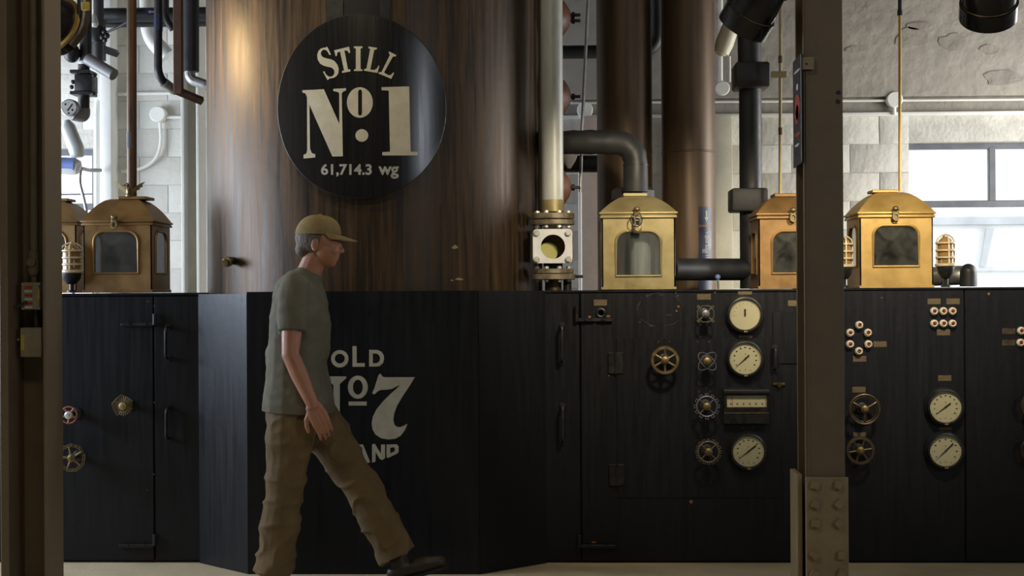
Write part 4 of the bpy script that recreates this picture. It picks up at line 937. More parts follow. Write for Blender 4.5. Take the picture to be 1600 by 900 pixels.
# ================================================================== CAGE LAMPS
def cage_lamp(label, px, ytop, ybase, Y, wpx):
    mk = mpp(Y); cx = P(px, 420, Y).x; zt = P(px, ytop, Y).z; zb = H + .004; R_ = wpx / 2 * mk; hh_ = zt - zb
    r = root('caged_lamp', label, 'lamp', (cx, Y, zb), 'caged amber lamps on the cabinet tops')
    gz0, gz1 = zb + hh_ * .40, zt - hh_ * .05
    MB().lathe([(.025, 0), (.025, hh_ * .04), (.013, hh_ * .05), (.013, hh_ * .16), (R_ * .5, hh_ * .17), (R_ * .86, hh_ * .26), (R_ * .95, hh_ * .34), (R_ * 1.0, hh_ * .37), (R_ * 1.0, hh_ * .40), (0, hh_ * .4)], (cx, Y, zb), (0, 0, 1), 24).build('base', BLACKIRON, r)
    MB().lathe([(R_ * .86, 0), (R_ * .86, (gz1 - gz0) * .72), (R_ * .72, (gz1 - gz0) * .86), (R_ * .4, (gz1 - gz0) * .96), (0, gz1 - gz0)], (cx, Y, gz0), (0, 0, 1), 24).build('amber_globe', AMBERG, r)
    cg = MB(); zs_ = [gz0 + .004, gz0 + (gz1 - gz0) * .28, gz0 + (gz1 - gz0) * .52, gz0 + (gz1 - gz0) * .77]
    for i, z in enumerate(zs_):
        cg.tube([Vector((cx + R_ * 1.0 * math.cos(2 * PI * j / 28), Y + R_ * 1.0 * math.sin(2 * PI * j / 28), z)) for j in range(28)], .0058 if i else .009, 6, closed=True)
    for j in range(4):
        a_ = PI / 2 * j - PI / 2 + .12; dx, dy = math.cos(a_), math.sin(a_); zt2 = zt - gz0 - .004
        cg.tube([Vector((cx + dx * R_ * q, Y + dy * R_ * q, gz0 + zt2 * h_)) for q, h_ in ((1, 0), (1, .4), (1, .78), (.85, .88), (.5, .96), (.0, 1.0))], .0045, 6)
    cg.build('wire_cage', CAGE, r)
    return r
cage_lamp('caged amber lamp between the brown channel column and the brown brass box', 112, 378, 456, 8.14, 32)
cage_lamp('caged amber lamp peeking out from behind the taupe column by the gold box', 1318, 367, 451, 8.05, 28)
cage_lamp('caged amber lamp standing free by the window past the gold box', 1477.5, 365, 449, 8.12, 28)

# ================================================================== GAUGES, METER, LAMPS, WHEELS
def gauge(label, px, py, rd, rc, needle, tail, kind=0):
    k = mpp(Y0); q = P(px, py, Y0 - .05); cx, cz = q.x, q.z; yb = Y0 - .0002
    r = root('pressure_gauge', label, 'gauge', (cx, yb, cz - rc * k), 'round gauges on the control panels')
    R_, D = rc * k, rd * k
    MB().lathe([(R_, 0), (R_, .018), (R_ * .985, .026), (R_ * .96, .026), (R_ * .94, .040), (R_ * .90, .050), (R_ * .82, .052), (D * 1.03, .046), (D * 1.02, .034)], (cx, yb, cz), (0, -1, 0), 48, caps=False).build('case', GAUGEBLACK, r)
    MB().cyl((cx, yb - .034, cz), (cx, yb - .036, cz), D * 1.03, 48).build('dial', DIAL, r)
    yd = yb - .0368; mb = MB(); n = 28 if kind != 2 else 20
    for i in range(n + 1):
        a_ = math.radians(225 - 270 * i / n) if kind != 1 else math.radians(190 - 140 * i / n)
        r0 = .90 if i % 3 else .86
        c_, s_ = math.cos(a_), math.sin(a_); w_ = .0006
        mb.add([Vector((cx + D * r0 * c_ - s_ * w_, yd, cz + D * r0 * s_ + c_ * w_)), Vector((cx + D * .95 * c_ - s_ * w_, yd, cz + D * .95 * s_ + c_ * w_)), Vector((cx + D * .95 * c_ + s_ * w_, yd, cz + D * .95 * s_ - c_ * w_)), Vector((cx + D * r0 * c_ + s_ * w_, yd, cz + D * r0 * s_ - c_ * w_))], [(0, 1, 2, 3)])
    mb.build('scale_ticks', INK, r)
    mb = MB(); m_ = 11 if kind == 0 else (9 if kind == 2 else 7)
    for i in range(m_):
        a_ = math.radians(215 - 250 * i / (m_ - 1)) if kind != 1 else math.radians(185 - 130 * i / (m_ - 1))
        rr_ = .73; c_ = Vector((cx + D * rr_ * math.cos(a_), yd, cz + D * rr_ * math.sin(a_))); w_, h_ = .0045 if i > 1 else .0025, .0032
        if kind == 1: w_, h_ = .0018, .0018
        mb.add([c_ + Vector((-w_, 0, -h_)), c_ + Vector((w_, 0, -h_)), c_ + Vector((w_, 0, h_)), c_ + Vector((-w_, 0, h_))], [(0, 1, 2, 3)])
    if kind != 1:
        for (u, v) in ((-.35, -.78), (0, -.74), (.35, -.78), (0, .3)):
            c_ = Vector((cx + D * u, yd, cz + D * v)); mb.add([c_ + Vector((-.0024, 0, -.0024)), c_ + Vector((.0024, 0, -.0024)), c_ + Vector((.0024, 0, .0024)), c_ + Vector((-.0024, 0, .0024))], [(0, 1, 2, 3)])
    mb.build('scale_marks', INK, r)
    a_ = math.radians(needle); c_, s_ = math.cos(a_), math.sin(a_); L1, L2 = D * .84, D * tail; w1, w2 = .0012, .0042
    if kind == 1: L1, L2, w2, w1 = D * .16, D * .36, .005, .003
    yn = yd - .004; N_ = Vector((-s_, 0, c_)); T_ = Vector((c_, 0, s_)); O_ = Vector((cx, yn, cz))
    mb = MB().add([O_ + T_ * L1 + N_ * w1 * .5, O_ + T_ * L1 - N_ * w1 * .5, O_ - N_ * w2 * .7, O_ - T_ * L2 - N_ * w2, O_ - T_ * L2 + N_ * w2, O_ + N_ * w2 * .7], [(0, 1, 2, 5), (5, 2, 3, 4)])
    mb.cyl(O_ + Vector((0, .001, 0)), O_ + Vector((0, -.002, 0)), .005, 12); mb.build('needle', INK, r)
    MB().cyl((cx, yb - .0445, cz), (cx, yb - .046, cz), D * 1.02, 40).build('dial_glass', DIALGLASS, r)
    for sx_ in (-.004, .006): MB().cyl((cx + sx_, yb - .050, cz - R_ * .86), (cx + sx_, yb - .056, cz - R_ * .86), .004, 8).build('case_screw', BRASSPALE, r)
gauge('uppermost round black gauge with upright stub needle on the long control cabinet', 1164.5, 491.5, 23, 30.5, 270, .36, 1)
gauge('round black gauge above the rectangular meter, needle pointing to lower end of its scale', 1165, 560.5, 23.5, 30.5, 222, .32)
gauge('round black gauge below the rectangular meter, thin needle across its ivory dial', 1170, 705.5, 23.5, 31, 218, .62)
gauge('upper gauge of the pair past the taupe column, under a brass plate', 1478.5, 636, 23.5, 30.5, 217, .4)
gauge('lower gauge of the pair past the taupe column', 1478.5, 704.5, 23.5, 30.5, 224, .68, 2)
# rectangular meter
k = mpp(Y0)
a, b = P(1131, 607, Y0 - .05), P(1202, 662, Y0 - .05); yb = Y0 - .0002
r = root('panel_meter', 'rectangular black meter with lit-looking ivory scale between two round gauges', 'meter', ((a.x + b.x) / 2, yb, b.z))
wz0, wz1 = P(1167, 618, Y0 - .05).z, P(1167, 636.5, Y0 - .05).z; wx0, wx1 = P(1136, 620, Y0 - .05).x, P(1198.5, 620, Y0 - .05).x
MB().plate([[(a.x, b.z), (b.x, b.z), (b.x, a.z), (a.x, a.z)], [(wx0, wz1), (wx1, wz1), (wx1, wz0), (wx0, wz0)]], lambda u, v, t: Vector((u, yb - .045 + t, v)), .0445).build('case', GAUGEBLACK, r)
MB().box((wx0 - .001, yb - .030, wz1 - .001), (wx1 + .001, yb - .028, wz0 + .001)).build('scale_card', DIAL, r)
mb = MB()
for i in range(25):
    x = wx0 + .012 + (wx1 - wx0 - .024) * i / 24; h_ = .010 if i % 4 else .016; mb.box((x - .0005, yb - .0306, wz0 - .014 - h_ * .5), (x + .0005, yb - .0301, wz0 - .014))
for i in range(6):
    x = wx0 + .022 + (wx1 - wx0 - .044) * i / 5; mb.box((x - .003, yb - .0306, wz1 + .012), (x + .003, yb - .0301, wz1 + .020))
mb.box((wx0 + .01, yb - .0306, wz0 - .0145), (wx1 - .01, yb - .0301, wz0 - .0135)); mb.build('scale_marks', INK, r)
MB().box((wx0 + .028, yb - .034, wz1 + .004), (wx0 + .030, yb - .032, wz0 - .004)).build('pointer', REDL, r)
MB().box((wx0, yb - .040, wz1), (wx1, yb - .038, wz0)).build('glass_front', DIALGLASS, r)
MB().box((a.x - .002, yb - .060, P(1167, 614, Y0).z), (b.x + .002, yb, P(1167, 607.5, Y0).z), .004, 2).build('hood', STEEL if False else BLACKIRON, r)
zz = P(1167, 645.5, Y0 - .05).z; MB().box((a.x, yb - .047, zz - .002), (b.x, yb - .044, zz + .002), .0008).build('trim_line', BRASSDIM, r)

# indicator lamps
def bulb(label, px, py, tilt):
    q = P(px, py, Y0 - .02); k = mpp(Y0); R_ = 6.3 * k; yb = Y0 - .0002
    r = root('indicator_lamp', label, 'indicator lamp', (q.x, yb, q.z - R_), 'ivory indicator lamps with red jewels')
    MB().lathe([(R_ * .9, 0), (R_, .006), (R_, .014), (R_ * .88, .024), (R_ * .62, .029), (R_ * .45, .026), (R_ * .42, .020)], (q.x, yb, q.z), (0, -1, 0), 20, caps=False).build('porcelain_ring', PORC, r)
    c_ = Vector((q.x, yb - .020, q.z)); MB().cyl(c_ + Vector((0, .006, 0)), c_, R_ * .44, 14).build('socket', INK, r)
    a_ = tilt; MB().ball(c_ + Vector((math.cos(a_) * R_ * .12, -.003, math.sin(a_) * R_ * .12)), (R_ * .34, .010, R_ * .34), 10, 6).build('jewel', REDJ, r)
ringn = ['top', 'upper near-side', 'upper far-side', 'lower near-side', 'lower far-side', 'bottom']
for nme, (x, y_) in zip(('top lamp of the ring of six beside the taupe column', 'upper column-side lamp of the ring of six', 'upper gauge-side lamp of the ring of six', 'lower column-side lamp of the ring of six', 'lower gauge-side lamp of the ring of six, touching a brass plate', 'bottom lamp of the ring of six, above a brass plate'),
                       ((1343, 508), (1328.8, 520), (1356.6, 520), (1328.6, 538), (1357.4, 538), (1342.5, 549))):
    bulb('small ivory ' + nme, x, y_, random.random() * 6)
for i, y_ in enumerate((486.3, 505.7)):
    for j, x in enumerate((1460.3, 1474.6, 1489)):
        bulb('small ivory lamp with red jewel, %s row %s position of the grid of six' % (('upper', 'lower')[i], ('first', 'middle', 'last')[j]), x, y_, random.random() * 6)
bulb('small ivory lamp at the picture edge, upper of the two beside stacked brass plates', 1596.5, 517, 1); bulb('small ivory lamp at the picture edge, lower of the two beside stacked brass plates', 1595.5, 535.5, 1)

def wheel(label, px, py, rpx, m, style, off=.10, rot=0., hubm=None, Y=Y0):
    q = P(px, py, Y - off); cx, cz = q.x, q.z; yw = Y - off; R_ = rpx * mpp(Y - off)
    r = root('handwheel', label, 'handwheel', (cx, Y - .0002, cz - R_), 'valve handwheels on the black cabinets')
    at = lambda a_, q_=1., dy=0.: Vector((cx + R_ * q_ * math.cos(a_), yw + dy, cz + R_ * q_ * math.sin(a_)))
    MB().cyl((cx, Y - .0002, cz), (cx, yw, cz), .011, 12).build('stem', BLACKIRON, r)
    MB().lathe([(.030, 0), (.030, .010), (.018, .014)], (cx, Y - .0002, cz), (0, -1, 0), 16).build('stem_plate', BLACKIRON, r)
    hb_ = MB().lathe([(.020, -.012), (.022, 0), (.020, .012), (.010, .016), (.010, .026), (0, .028)], (cx, yw, cz), (0, -1, 0), 16); hb_.build('hub', hubm or m, r)
    nsp = 6
    if style in ('flat6', 'flat3'):
        nsp = 6 if style == 'flat6' else 3
        if style == 'flat6':
            MB().lathe([(R_ * .76, -.004), (R_ * .78, .007), (R_ * .96, .007), (R_, .002), (R_, -.005), (R_ * .78, -.007), (R_ * .76, -.004)], (cx, yw, cz), (0, -1, 0), 40, caps=False).build('rim', m, r)
        else:
            for (q_, rr_, dy) in ((.93, R_ * .075, 0), (.80, R_ * .04, .004)): MB().tube([at(2 * PI * i / 40, q_, dy) for i in range(40)], rr_, 8, closed=True).build('rim', m, r)
        for i in range(nsp):
            a_ = rot + 2 * PI * i / nsp; MB().tube([at(a_, .1), at(a_, .5, -.006 if style == 'flat3' else 0), at(a_, .84)], [R_ * .11, R_ * .075, R_ * .085], 8).build('spoke', m, r)
    elif style in ('scallop12', 'scallop16'):
        n_ = int(style[7:]); mb = MB()
        mb.tube([at(2 * PI * i / 48, .78) for i in range(48)], R_ * .055, 8, closed=True); mb.build('rim', m, r)
        for i in range(n_):
            a_ = rot + 2 * PI * i / n_; w_ = PI / n_ * .55
            MB().tube([at(a_ - w_, .80), at(a_ - w_ * .8, .98), at(a_ + w_ * .8, .98), at(a_ + w_, .80)], R_ * .045, 6).build('rim_lobe', m, r)
        for i in range(4):
            a_ = PI / 4 + PI / 2 * i; MB().tube([at(a_, .1), at(a_, .78)], R_ * .05, 6).build('spoke', m, r)
    elif style == 'octloop':
        MB().tube([at(PI / 8 + 2 * PI * i / 8, .92) for i in range(8)], R_ * .05, 6, closed=True).build('rim', m, r)
        for i in range(4):
            a_ = PI / 4 + PI / 2 * i; MB().tube([at(a_, .1), at(a_, .86)], R_ * .07, 6).build('spoke', m, r)
            MB().tube([at(a_, 1.06) + Vector((R_ * .12 * math.cos(2 * PI * j / 12), 0, R_ * .12 * math.sin(2 * PI * j / 12))) for j in range(12)], R_ * .05, 6, closed=True).build('rim_eye', m, r)
    elif style == 'atom':
        for s_ in (PI / 4, -PI / 4):
            c_, n_ = math.cos(s_), math.sin(s_)
            MB().tube([Vector((cx + R_ * (1.25 * math.cos(t) * c_ - .62 * math.sin(t) * n_), yw, cz + R_ * (1.25 * math.cos(t) * n_ + .62 * math.sin(t) * c_))) for t in [2 * PI * i / 36 for i in range(36)]], R_ * .055, 6, closed=True).build('rim_loop', m, r)
        for i in range(4):
            a_ = PI / 2 * i + .3; MB().tube([at(a_, .1), at(a_, .62)], R_ * .05, 6).build('spoke', m, r)
    elif style == 'oct5':
        for q_ in (.96, .82): MB().tube([at(rot + 2 * PI * i / 9, q_) for i in range(9)], R_ * .045, 6, closed=True).build('rim', m, r)
        for i in range(18):
            a_ = rot + 2 * PI * i / 18; MB().tube([at(a_, .82), at(a_, .95)], R_ * .03, 5).build('rim_rib', m, r)
        for i in range(5):
            a_ = rot + .35 + 2 * PI * i / 5; MB().tube([at(a_, .1), at(a_, .82)], [R_ * .12, R_ * .06], 8).build('spoke', hubm or m, r)
    elif style == 'round5':
        MB().tube([at(2 * PI * i / 32, .93) for i in range(32)], R_ * .09, 8, closed=True).build('rim', m, r)
        for i in range(5):
            a_ = rot + 2 * PI * i / 5; MB().tube([at(a_, .1), at(a_, .93)], [R_ * .11, R_ * .14], 8).build('spoke', m, r)
    elif style == 'star':
        for i in range(5):
            a0, a1 = rot + 2 * PI * i / 5, rot + 2 * PI * (i + 1) / 5
            if i in (0, 1, 4): MB().tube([at(a0, 1.0), at((a0 + a1) / 2, .86), at(a1, 1.0)], R_ * .07, 6).build('rim_bar', m, r)
            for j in range(5):
                t = a0 + (a1 - a0) * (j + .2) / 5; MB().tube([at(t, .42), at(t, .86 if j != 2 else .92)], R_ * .045, 5).build('rim_rib', m, r)
        MB().tube([at(2 * PI * i / 24, .44) for i in range(24)], R_ * .06, 6, closed=True).build('inner_ring', m, r)
        for i in range(4):
            a_ = rot + 2 * PI * i / 4; MB().tube([at(a_, .1), at(a_, .44)], R_ * .06, 6).build('spoke', m, r)
    return r
wheel('flat brass six spoke valve wheel alone on the access door of the long cabinet', 1039, 563, 22.5, BRASSDIM, 'flat6', .095, .52)
wheel('octagonal wire valve wheel with four corner eyes, top of the column of four', 1102.5, 490.5, 14.8, WORN, 'octloop', .10, hubm=STEELDIM)
wheel('valve wheel of two crossed oval loops, second of the column of four', 1105, 564.5, 14, STEELDIM, 'atom', .09, hubm=BRASSDIM)
wheel('round scalloped valve wheel beside the rectangular meter, third of the column of four', 1104.5, 635, 20, STEELDIM, 'scallop12', .10, hubm=BRASSDIM)
wheel('finely toothed round valve wheel, lowest of the column of four', 1107, 706, 20.5, WORN, 'scallop16', .10, hubm=BRASSDIM)
wheel('bronze three spoke valve wheel with double rim past the taupe column', 1351, 639.5, 24.5, BRONZE, 'flat3', .08, PI / 6, hubm=BRASSDIM)
wheel('flat bronze six spoke valve wheel below the three spoke one', 1344.5, 704, 22.5, BRONZE, 'flat6', .08, .15, hubm=BRASSDIM)
wheel('star shaped ribbed valve wheel on the left cabinet front panel', 192, 634.5, 17.5, BRASSDIM, 'star', .10, 1.7, hubm=BRASSPALE)
wheel('small orange five spoke valve wheel at the edge of the brown channel column', 107.5, 648.5, 14, ORANGEP, 'round5', .12, .9, hubm=CHROMEBOLT)
wheel('larger faceted five spoke valve wheel under the small orange one', 112, 715.5, 23, BRASSDIM, 'oct5', .11, .2, hubm=BRASSDIM)
wheel('upper valve wheel cut by the picture edge on the last cabinet', 1618, 634, 23, BRONZE, 'flat6', .08, .3)
wheel('lower valve wheel cut by the picture edge on the last cabinet', 1615, 703, 20, BRONZE, 'flat3', .08, .3)

# ================================================================== SPOTLIGHT CANS
def can(label, tip, back, rpx, Y, target, power, col, deg, yoke=True, brass=False):
    """tip: centre of the open mouth, back: point on the axis behind it (both world points)"""
    tip = Vector(tip); back = Vector(back); ax = (tip - back).normalized(); L_ = (tip - back).length; R_ = rpx
    r = root('spotlight', label, 'spotlight', tip)
    MB().lathe([(.02, -L_ - .06), (R_ * .55, -L_ - .05), (R_ * .85, -L_), (R_ * .92, -L_ * .55), (R_ * .92, -.075)], tip, ax, 36, caps=False).build('can_body', BLACKGLOSS, r)
    MB().lathe([(R_ * .90, -.078), (R_, -.075), (R_, 0), (R_ * .93, 0), (R_ * .93, -.07)], tip, ax, 36, caps=False).build('mouth_ring', BLACKGLOSS, r)
    MB().lathe([(R_ * .93, -.079), (R_ * (1.06 if brass else .955), -.0765), (R_ * (1.06 if brass else .955), -.060 if brass else -.0755), (R_ * .93, -.05 if brass else -.074)], tip, ax, 36, caps=False).build('ring_seam', BRASSGOLD if brass else BRASSDIM, r)
    MB().lathe([(R_ * .90, -.068), (R_ * .90, -.064)], tip, ax, 36).build('lens', LAMPGLASS, r)
    mid = back.lerp(tip, .3); sd = Vector((1, 0, 0))
    for s_ in (-1, 1): MB().tube([mid + sd * s_ * R_ * .95, mid + sd * s_ * R_ * 1.12, mid + sd * s_ * R_ * 1.12 + Vector((0, 0, .28))], .009, 8).build('yoke_arm', BLACKIRON, r)
    zt = mid.z + .28; MB().tube([Vector((mid.x - R_ * 1.12, mid.y, zt)), Vector((mid.x + R_ * 1.12, mid.y, zt))], .009, 8).build('yoke_bridge', BLACKIRON, r)
    MB().tube([Vector((mid.x, mid.y, zt)), Vector((mid.x, mid.y, 4.48))], .013, 10).build('drop_rod', BLACKIRON, r)
    lo = spot('spotlight_beam', tip + ax * .01, target, power, col, deg, .7, R_ * (.7 if not brass else 1.3))
    return r
YS = 6.5
can('black spotlight can tilted toward the still, hanging above the black riser', P(1160, 43, YS), P(1196, -20, YS - .10), 41 * mpp(YS), YS, (.35, 8.25, 1.45), 150, WARM, 62)
can('black spotlight can pointing down above the window at the top corner', P(1544, 27, YS), P(1547, -30, YS - .12), 44 * mpp(YS), YS, (1.75, 8.2, 1.5), 190, WARM, 60)
YS = 7.9
can('brass rimmed spotlight peeking from behind the brown channel column', P(103, 48, YS), P(62, 22, YS - .16), 44 * mpp(YS), YS, (-1.5, 8.0, 2.62), 80, AMBER, 75, brass=True)

# ================================================================== PIPE CLUSTER AT UPPER LEFT
k = 9.9; mk = mpp(k)
r = root('overhead_pipe', 'horizontal black pipe with blue arrow band crossing high behind the copper pipe', 'pipe', P(240, 24, k))
MB().tube(bend([P(154, 95, k), P(154, 24, k), P(345, 22, k)], .05), 11.5 * mk, 20).build('jacket', INSULB, r)
a, b = P(228, 13, k - .052), P(244, 24, k - .052); MB().box((a.x, k - .054, b.z), (b.x, k - .046, a.z), .003).build('blue_band', BLUEST, r)
mb = MB(); q = P(236, 18.5, k - .055); mb.plate([[(q.x - .02, q.z), (q.x - .005, q.z + .012), (q.x - .005, q.z + .004), (q.x + .02, q.z + .004), (q.x + .02, q.z - .004), (q.x - .005, q.z - .004), (q.x - .005, q.z - .012)]], lambda u, v, t: Vector((u, k - .0548, v))); mb.build('arrow', GREYLET, r)
r = root('overhead_pipe', 'slimmer black pipe just under the blue banded horizontal pipe', 'pipe', P(240, 42, k + .12))
MB().tube([P(160, 37, k + .12), P(340, 35, k + .12)], 6.5 * mk, 16).build('jacket', INSULB, r)
for x in (207, 292): MB().tube([P(x, 36, k + .12), Vector((P(x, 36, k + .12).x, k + .12, 4.49))], .007, 8).build('hanger_rod', BLACKIRON, r)
k = 9.2; mk = mpp(k)
r = root('drop_pipe', 'black vertical pipe with blue band turning toward the still, left of rusty bar', 'pipe', P(247, 140, k))
MB().tube(bend([P(248, -250, k), P(247, 122, k), P(275, 143, k + .1)], .07), 6.5 * mk, 16).build('pipe', BLACKIRON, r)
MB().lathe([(6.8 * mk, -.05), (6.8 * mk, .05)], P(247.5, 35, k), (0, 0, 1), 16).build('blue_band', BLUEST, r)
MB().tube([P(256, 129, k + .03), P(272, 141, k + .09)], 8 * mk, 16).build('union', STEEL, r)
k = 8.9; a, b = P(274, 450, k), P(287, 450, k)
r = root('rusty_hanger', 'rusty square steel bar with angle foot hanging beside the still', 'hanger', P(280, 146, k))
MB().box((a.x, k - .02, P(280, 146, k).z), (b.x, k + .03, 4.48), .003).build('bar', RUST, r)
pa, pb = P(275, 141, k), P(316, 158, k + .1); mb = MB().tube([pa, pb], .026, 4); mb.build('angle_foot', RUST, r)
k = 9.5; mk = mpp(k)
r = root('drop_pipe', 'fat black jacketed vertical pipe ending in a pale elbow against the still', 'pipe', P(299, 135, k))
MB().tube([P(298, 112, k), P(298, -260, k)], 13 * mk, 24).build('jacket', INSULB, r)
MB().tube(bend([P(296, 108, k), P(297, 124, k), P(325, 134, k)], .05), 8 * mk, 16).build('elbow', STEEL, r)
k = 10.2
solo('white_elbow_duct', MB().tube(bend([P(230, -30, k), P(233, 58, k), P(262, 88, k)], .16, 8), .055, 20), SMOOTHW, 'white curved duct elbow behind the black vertical pipe', 'duct')
solo('drop_pipe', MB().tube(bend([P(258, -250, k - .4), P(259, 30, k - .4), P(270, 46, k - .4)], .04), 5 * mpp(k), 14), BLACKIRON, 'thin black vertical pipe with curled end between two drop pipes', 'pipe')
# valve train by the left column
k = 9.4; mk = mpp(k)
r = root('valve_train', 'black pipe and valve train with dial hanging beside the brown channel column', 'valve', P(133, 185, k))
MB().tube([P(133, -250, k), P(134, 100, k)], 9.5 * mk, 18).build('upper_pipe', INSULB, r)
MB().lathe([(10.5 * mk, -.012), (12 * mk, -.006), (12 * mk, .006), (10.5 * mk, .012)], P(134, 98, k), (0, 0, 1), 18).build('collar', SILVER, r)
MB().tube([P(137, 92, k - .06), P(178, 117, k - .12)], 9.5 * mk, 18).build('grey_sleeve', GREYPVC, r)
MB().tube([P(131, 100, k), P(131, 182, k)], 9 * mk, 18).build('lower_pipe', INSULB, r)
a, b = P(117, 116, k - .05), P(144, 145, k - .05); vb = MB().box((a.x, k - .07, b.z), (b.x, k + .07, a.z), .01, 2).build('valve_body', BLACKIRON, r)
for yy in (114, 147):
    q0, q1_ = P(115, yy - 2.5, k), P(146, yy + 2.5, k); MB().box((q0.x, k - .08, q1_.z), (q1_.x, k + .08, q0.z), .004).build('valve_flange', BLACKIRON, vb)
for (x, y_) in ((114, 128), (112, 136), (147, 118), (146, 146)): MB().ball(P(x, y_, k - .06), .014, 8, 6).build('valve_bolt', BLACKIRON, vb)
MB().tube(bend([P(131, 170, k), P(131, 182, k), P(112, 178, k - .06)], .03), 10 * mk, 16).build('elbow', GREYPVC, r)
q = P(108, 168, k - .12); dl = MB().cyl(q + Vector((0, .05, 0)), q, 13.5 * mk, 28, bev=.004).build('dial_case', STEEL, r)
MB().cyl(q + Vector((0, .0, 0)), q + Vector((0, -.003, 0)), 11.5 * mk, 28).build('dial_face', GREYLET, dl)
MB().tube([q + Vector((-.01, -.005, -.02)), q + Vector((.02, -.005, .02))], .004, 6).build('dial_pointer', INK, dl)
for (x, y_) in ((102, 163), (113, 172), (107, 177)): MB().ball(P(x, y_, k - .122), .007, 8, 6).build('dial_screw', INK, dl)
MB().ball(P(112, 83, k - .05), (.05, .06, .06), 14, 10).build('ball_joint', BLACKIRON, r)
r = root('valve_train', 'black pipe with chain operated valve and pale cock next to white pilaster', 'valve', P(152, 95, 9.7))
MB().tube([P(154, -250, 9.7), P(154, 96, 9.7)], 8 * mpp(9.7), 18).build('pipe', INSULB, r)
MB().lathe([(.05, -.05), (.055, -.03), (.055, .03), (.05, .05)], P(152, 55, 9.7), (0, 0, 1), 16).build('valve_body', BLACKIRON, r)
for (x, y_, rr_) in ((163, 50, .018), (167, 56, .02), (164, 63, .016), (160, 58, .02)): MB().ball(P(x, y_, 9.66), rr_, 8, 6).build('valve_bolt', BLACKIRON, r)
MB().tube([P(168, 50, 9.66), P(182, 44, 9.64), P(199, 34, 9.6)], .008, 8).build('lever_arm', BLACKIRON, r)
MB().lathe([(.02, 0), (.03, .02), (.022, .05), (.012, .08)], P(147, 42, 9.6), (0, 0, 1), 12).build('cock', SILVER, r)
pa, pb = P(152, 73, 9.75), P(183, 84, 9.9); MB().tube([pa, pb], .025, 4).build('bracket_arm', BLACKIRON, r)
# strap of amber lamp yoke
r = root('copper_strap', 'amber painted curved strap hanging beside the brass rimmed spotlight', 'strap', P(135, 60, 7.5))
pth = bend([P(136, -120, 7.5), P(136, 20, 7.5), P(131, 48, 7.5), P(112, 72, 7.5)], .05)
MB().tube(pth, .02, 4).build('strap', BRONZE, r)
a = P(134, 10, 7.47); MB().box((a.x - .018, 7.455, a.z - .02), (a.x + .02, 7.478, a.z + .02), .003).build('yellow_band', YELLOWL, r)
# silver actuator and white canister
k = 9.6; mk = mpp(k)
r = root('silver_canister', 'silver and white canister with blue stripe in front of the left window', 'canister', P(110, 270, k))
MB().tube([P(104, 188, k), P(106, 198, k), P(119, 232, k), P(121, 246, k)], [.02, .046, .050, .040], 20).build('silver_body', SILVER, r)
MB().tube([P(80, 258, k - .06), P(116, 260, k - .06), P(123, 262, k - .06), P(126, 263, k - .06)], [.055, .055, .045, .02], 20).build('white_canister', WHITEMET, r)
MB().tube([P(80, 256, k - .075), P(118, 258, k - .075)], .045, 20).build('blue_stripe', BLUEKNOB, r)
MB().tube([P(126, 263, k - .02), P(140, 266, YB - .3), P(157, 266, YB - .2)], .014, 8).build('mount_arm', STEEL, r)
MB().tube(bend([P(126, 266, k), P(124, 285, k), P(131, 310, k), P(137, 340, k), P(120, 372, k), P(116, 400, k), P(114, 470, k)], .1), .011, 8).build('grey_cable', STEEL, r)

# ================================================================== PERSON
YP = 7.16
PX = P(470, 455, YP).x
r = root('person', 'man in tan cap, grey olive t-shirt and khaki trousers striding past the still', 'person', (PX, YP, 0)); man = r
def V(x, y_, z): return Vector((PX + x, YP + y_, z))
def caps(mb, pts, rads, seg=14):
    pts = [Vector(p) for p in pts]
    mb.tube(pts, rads, seg)
    for p, q in zip(pts, rads): mb.ball(p, q * .995, seg, 8)
def remesh(mb, name, m, parent, vox, smooth=4, disp=None):
    bm = mb.bm; off = ROOT[parent.name]
    for v in bm.verts: v.co -= off
    me = bpy.data.meshes.new('tmp'); bm.to_mesh(me); bm.free()
    o = bpy.data.objects.new('tmp', me); C.objects.link(o)
    md = o.modifiers.new('r', 'REMESH'); md.mode = 'VOXEL'; md.voxel_size = vox
    if smooth: ms = o.modifiers.new('s', 'SMOOTH'); ms.iterations = smooth; ms.factor = .5
    dg = bpy.context.evaluated_depsgraph_get(); m2 = bpy.data.meshes.new_from_object(o.evaluated_get(dg)); m2.name = name
    bpy.data.objects.remove(o); bpy.data.meshes.remove(me)
    if disp:
        nrm = [v.normal.copy() for v in m2.vertices]
        for v, n_ in zip(m2.vertices, nrm): v.co += n_ * disp(v.co)
    m2.polygons.foreach_set('use_smooth', [True] * len(m2.polygons)); m2.materials.clear(); m2.materials.append(m)
    o = bpy.data.objects.new(name, m2); C.objects.link(o); o.parent = parent; ROOT[o.name] = off
    return o
# joints (x forward, y to his far side, z up)
RS_, LS_ = V(.0, -.185, 1.435), V(-.01, .185, 1.435)
RE, RW = V(-.005, -.245, 1.135), V(.095, -.245, .905)
LE, LW = V(-.13, .235, 1.15), V(-.13, .235, .90)
RH, RK, RA = V(-.02, -.09, .92), V(-.065, -.095, .49), V(-.125, -.095, .09)
LH, LK, LA = V(.0, .09, .92), V(.235, .10, .545), V(.455, .10, .135)
body = MB()
caps(body, [V(-.01, 0, .95), V(-.02, 0, 1.1), V(.0, 0, 1.28), V(.0, 0, 1.40)], [.12, .12, .125, .11])
for s_ in (-1, 1): caps(body, [V(-.015, s_ * .06, .95), V(-.01, s_ * .065, 1.1), V(0, s_ * .085, 1.3), V(0, s_ * .09, 1.40)], [.105, .10, .105, .075])
caps(body, [V(0, -.15, 1.425), V(0, .15, 1.425)], [.055, .055])
caps(body, [V(.005, 0, 1.43), V(.045, 0, 1.52), V(.07, 0, 1.58)], [.066, .058, .056])
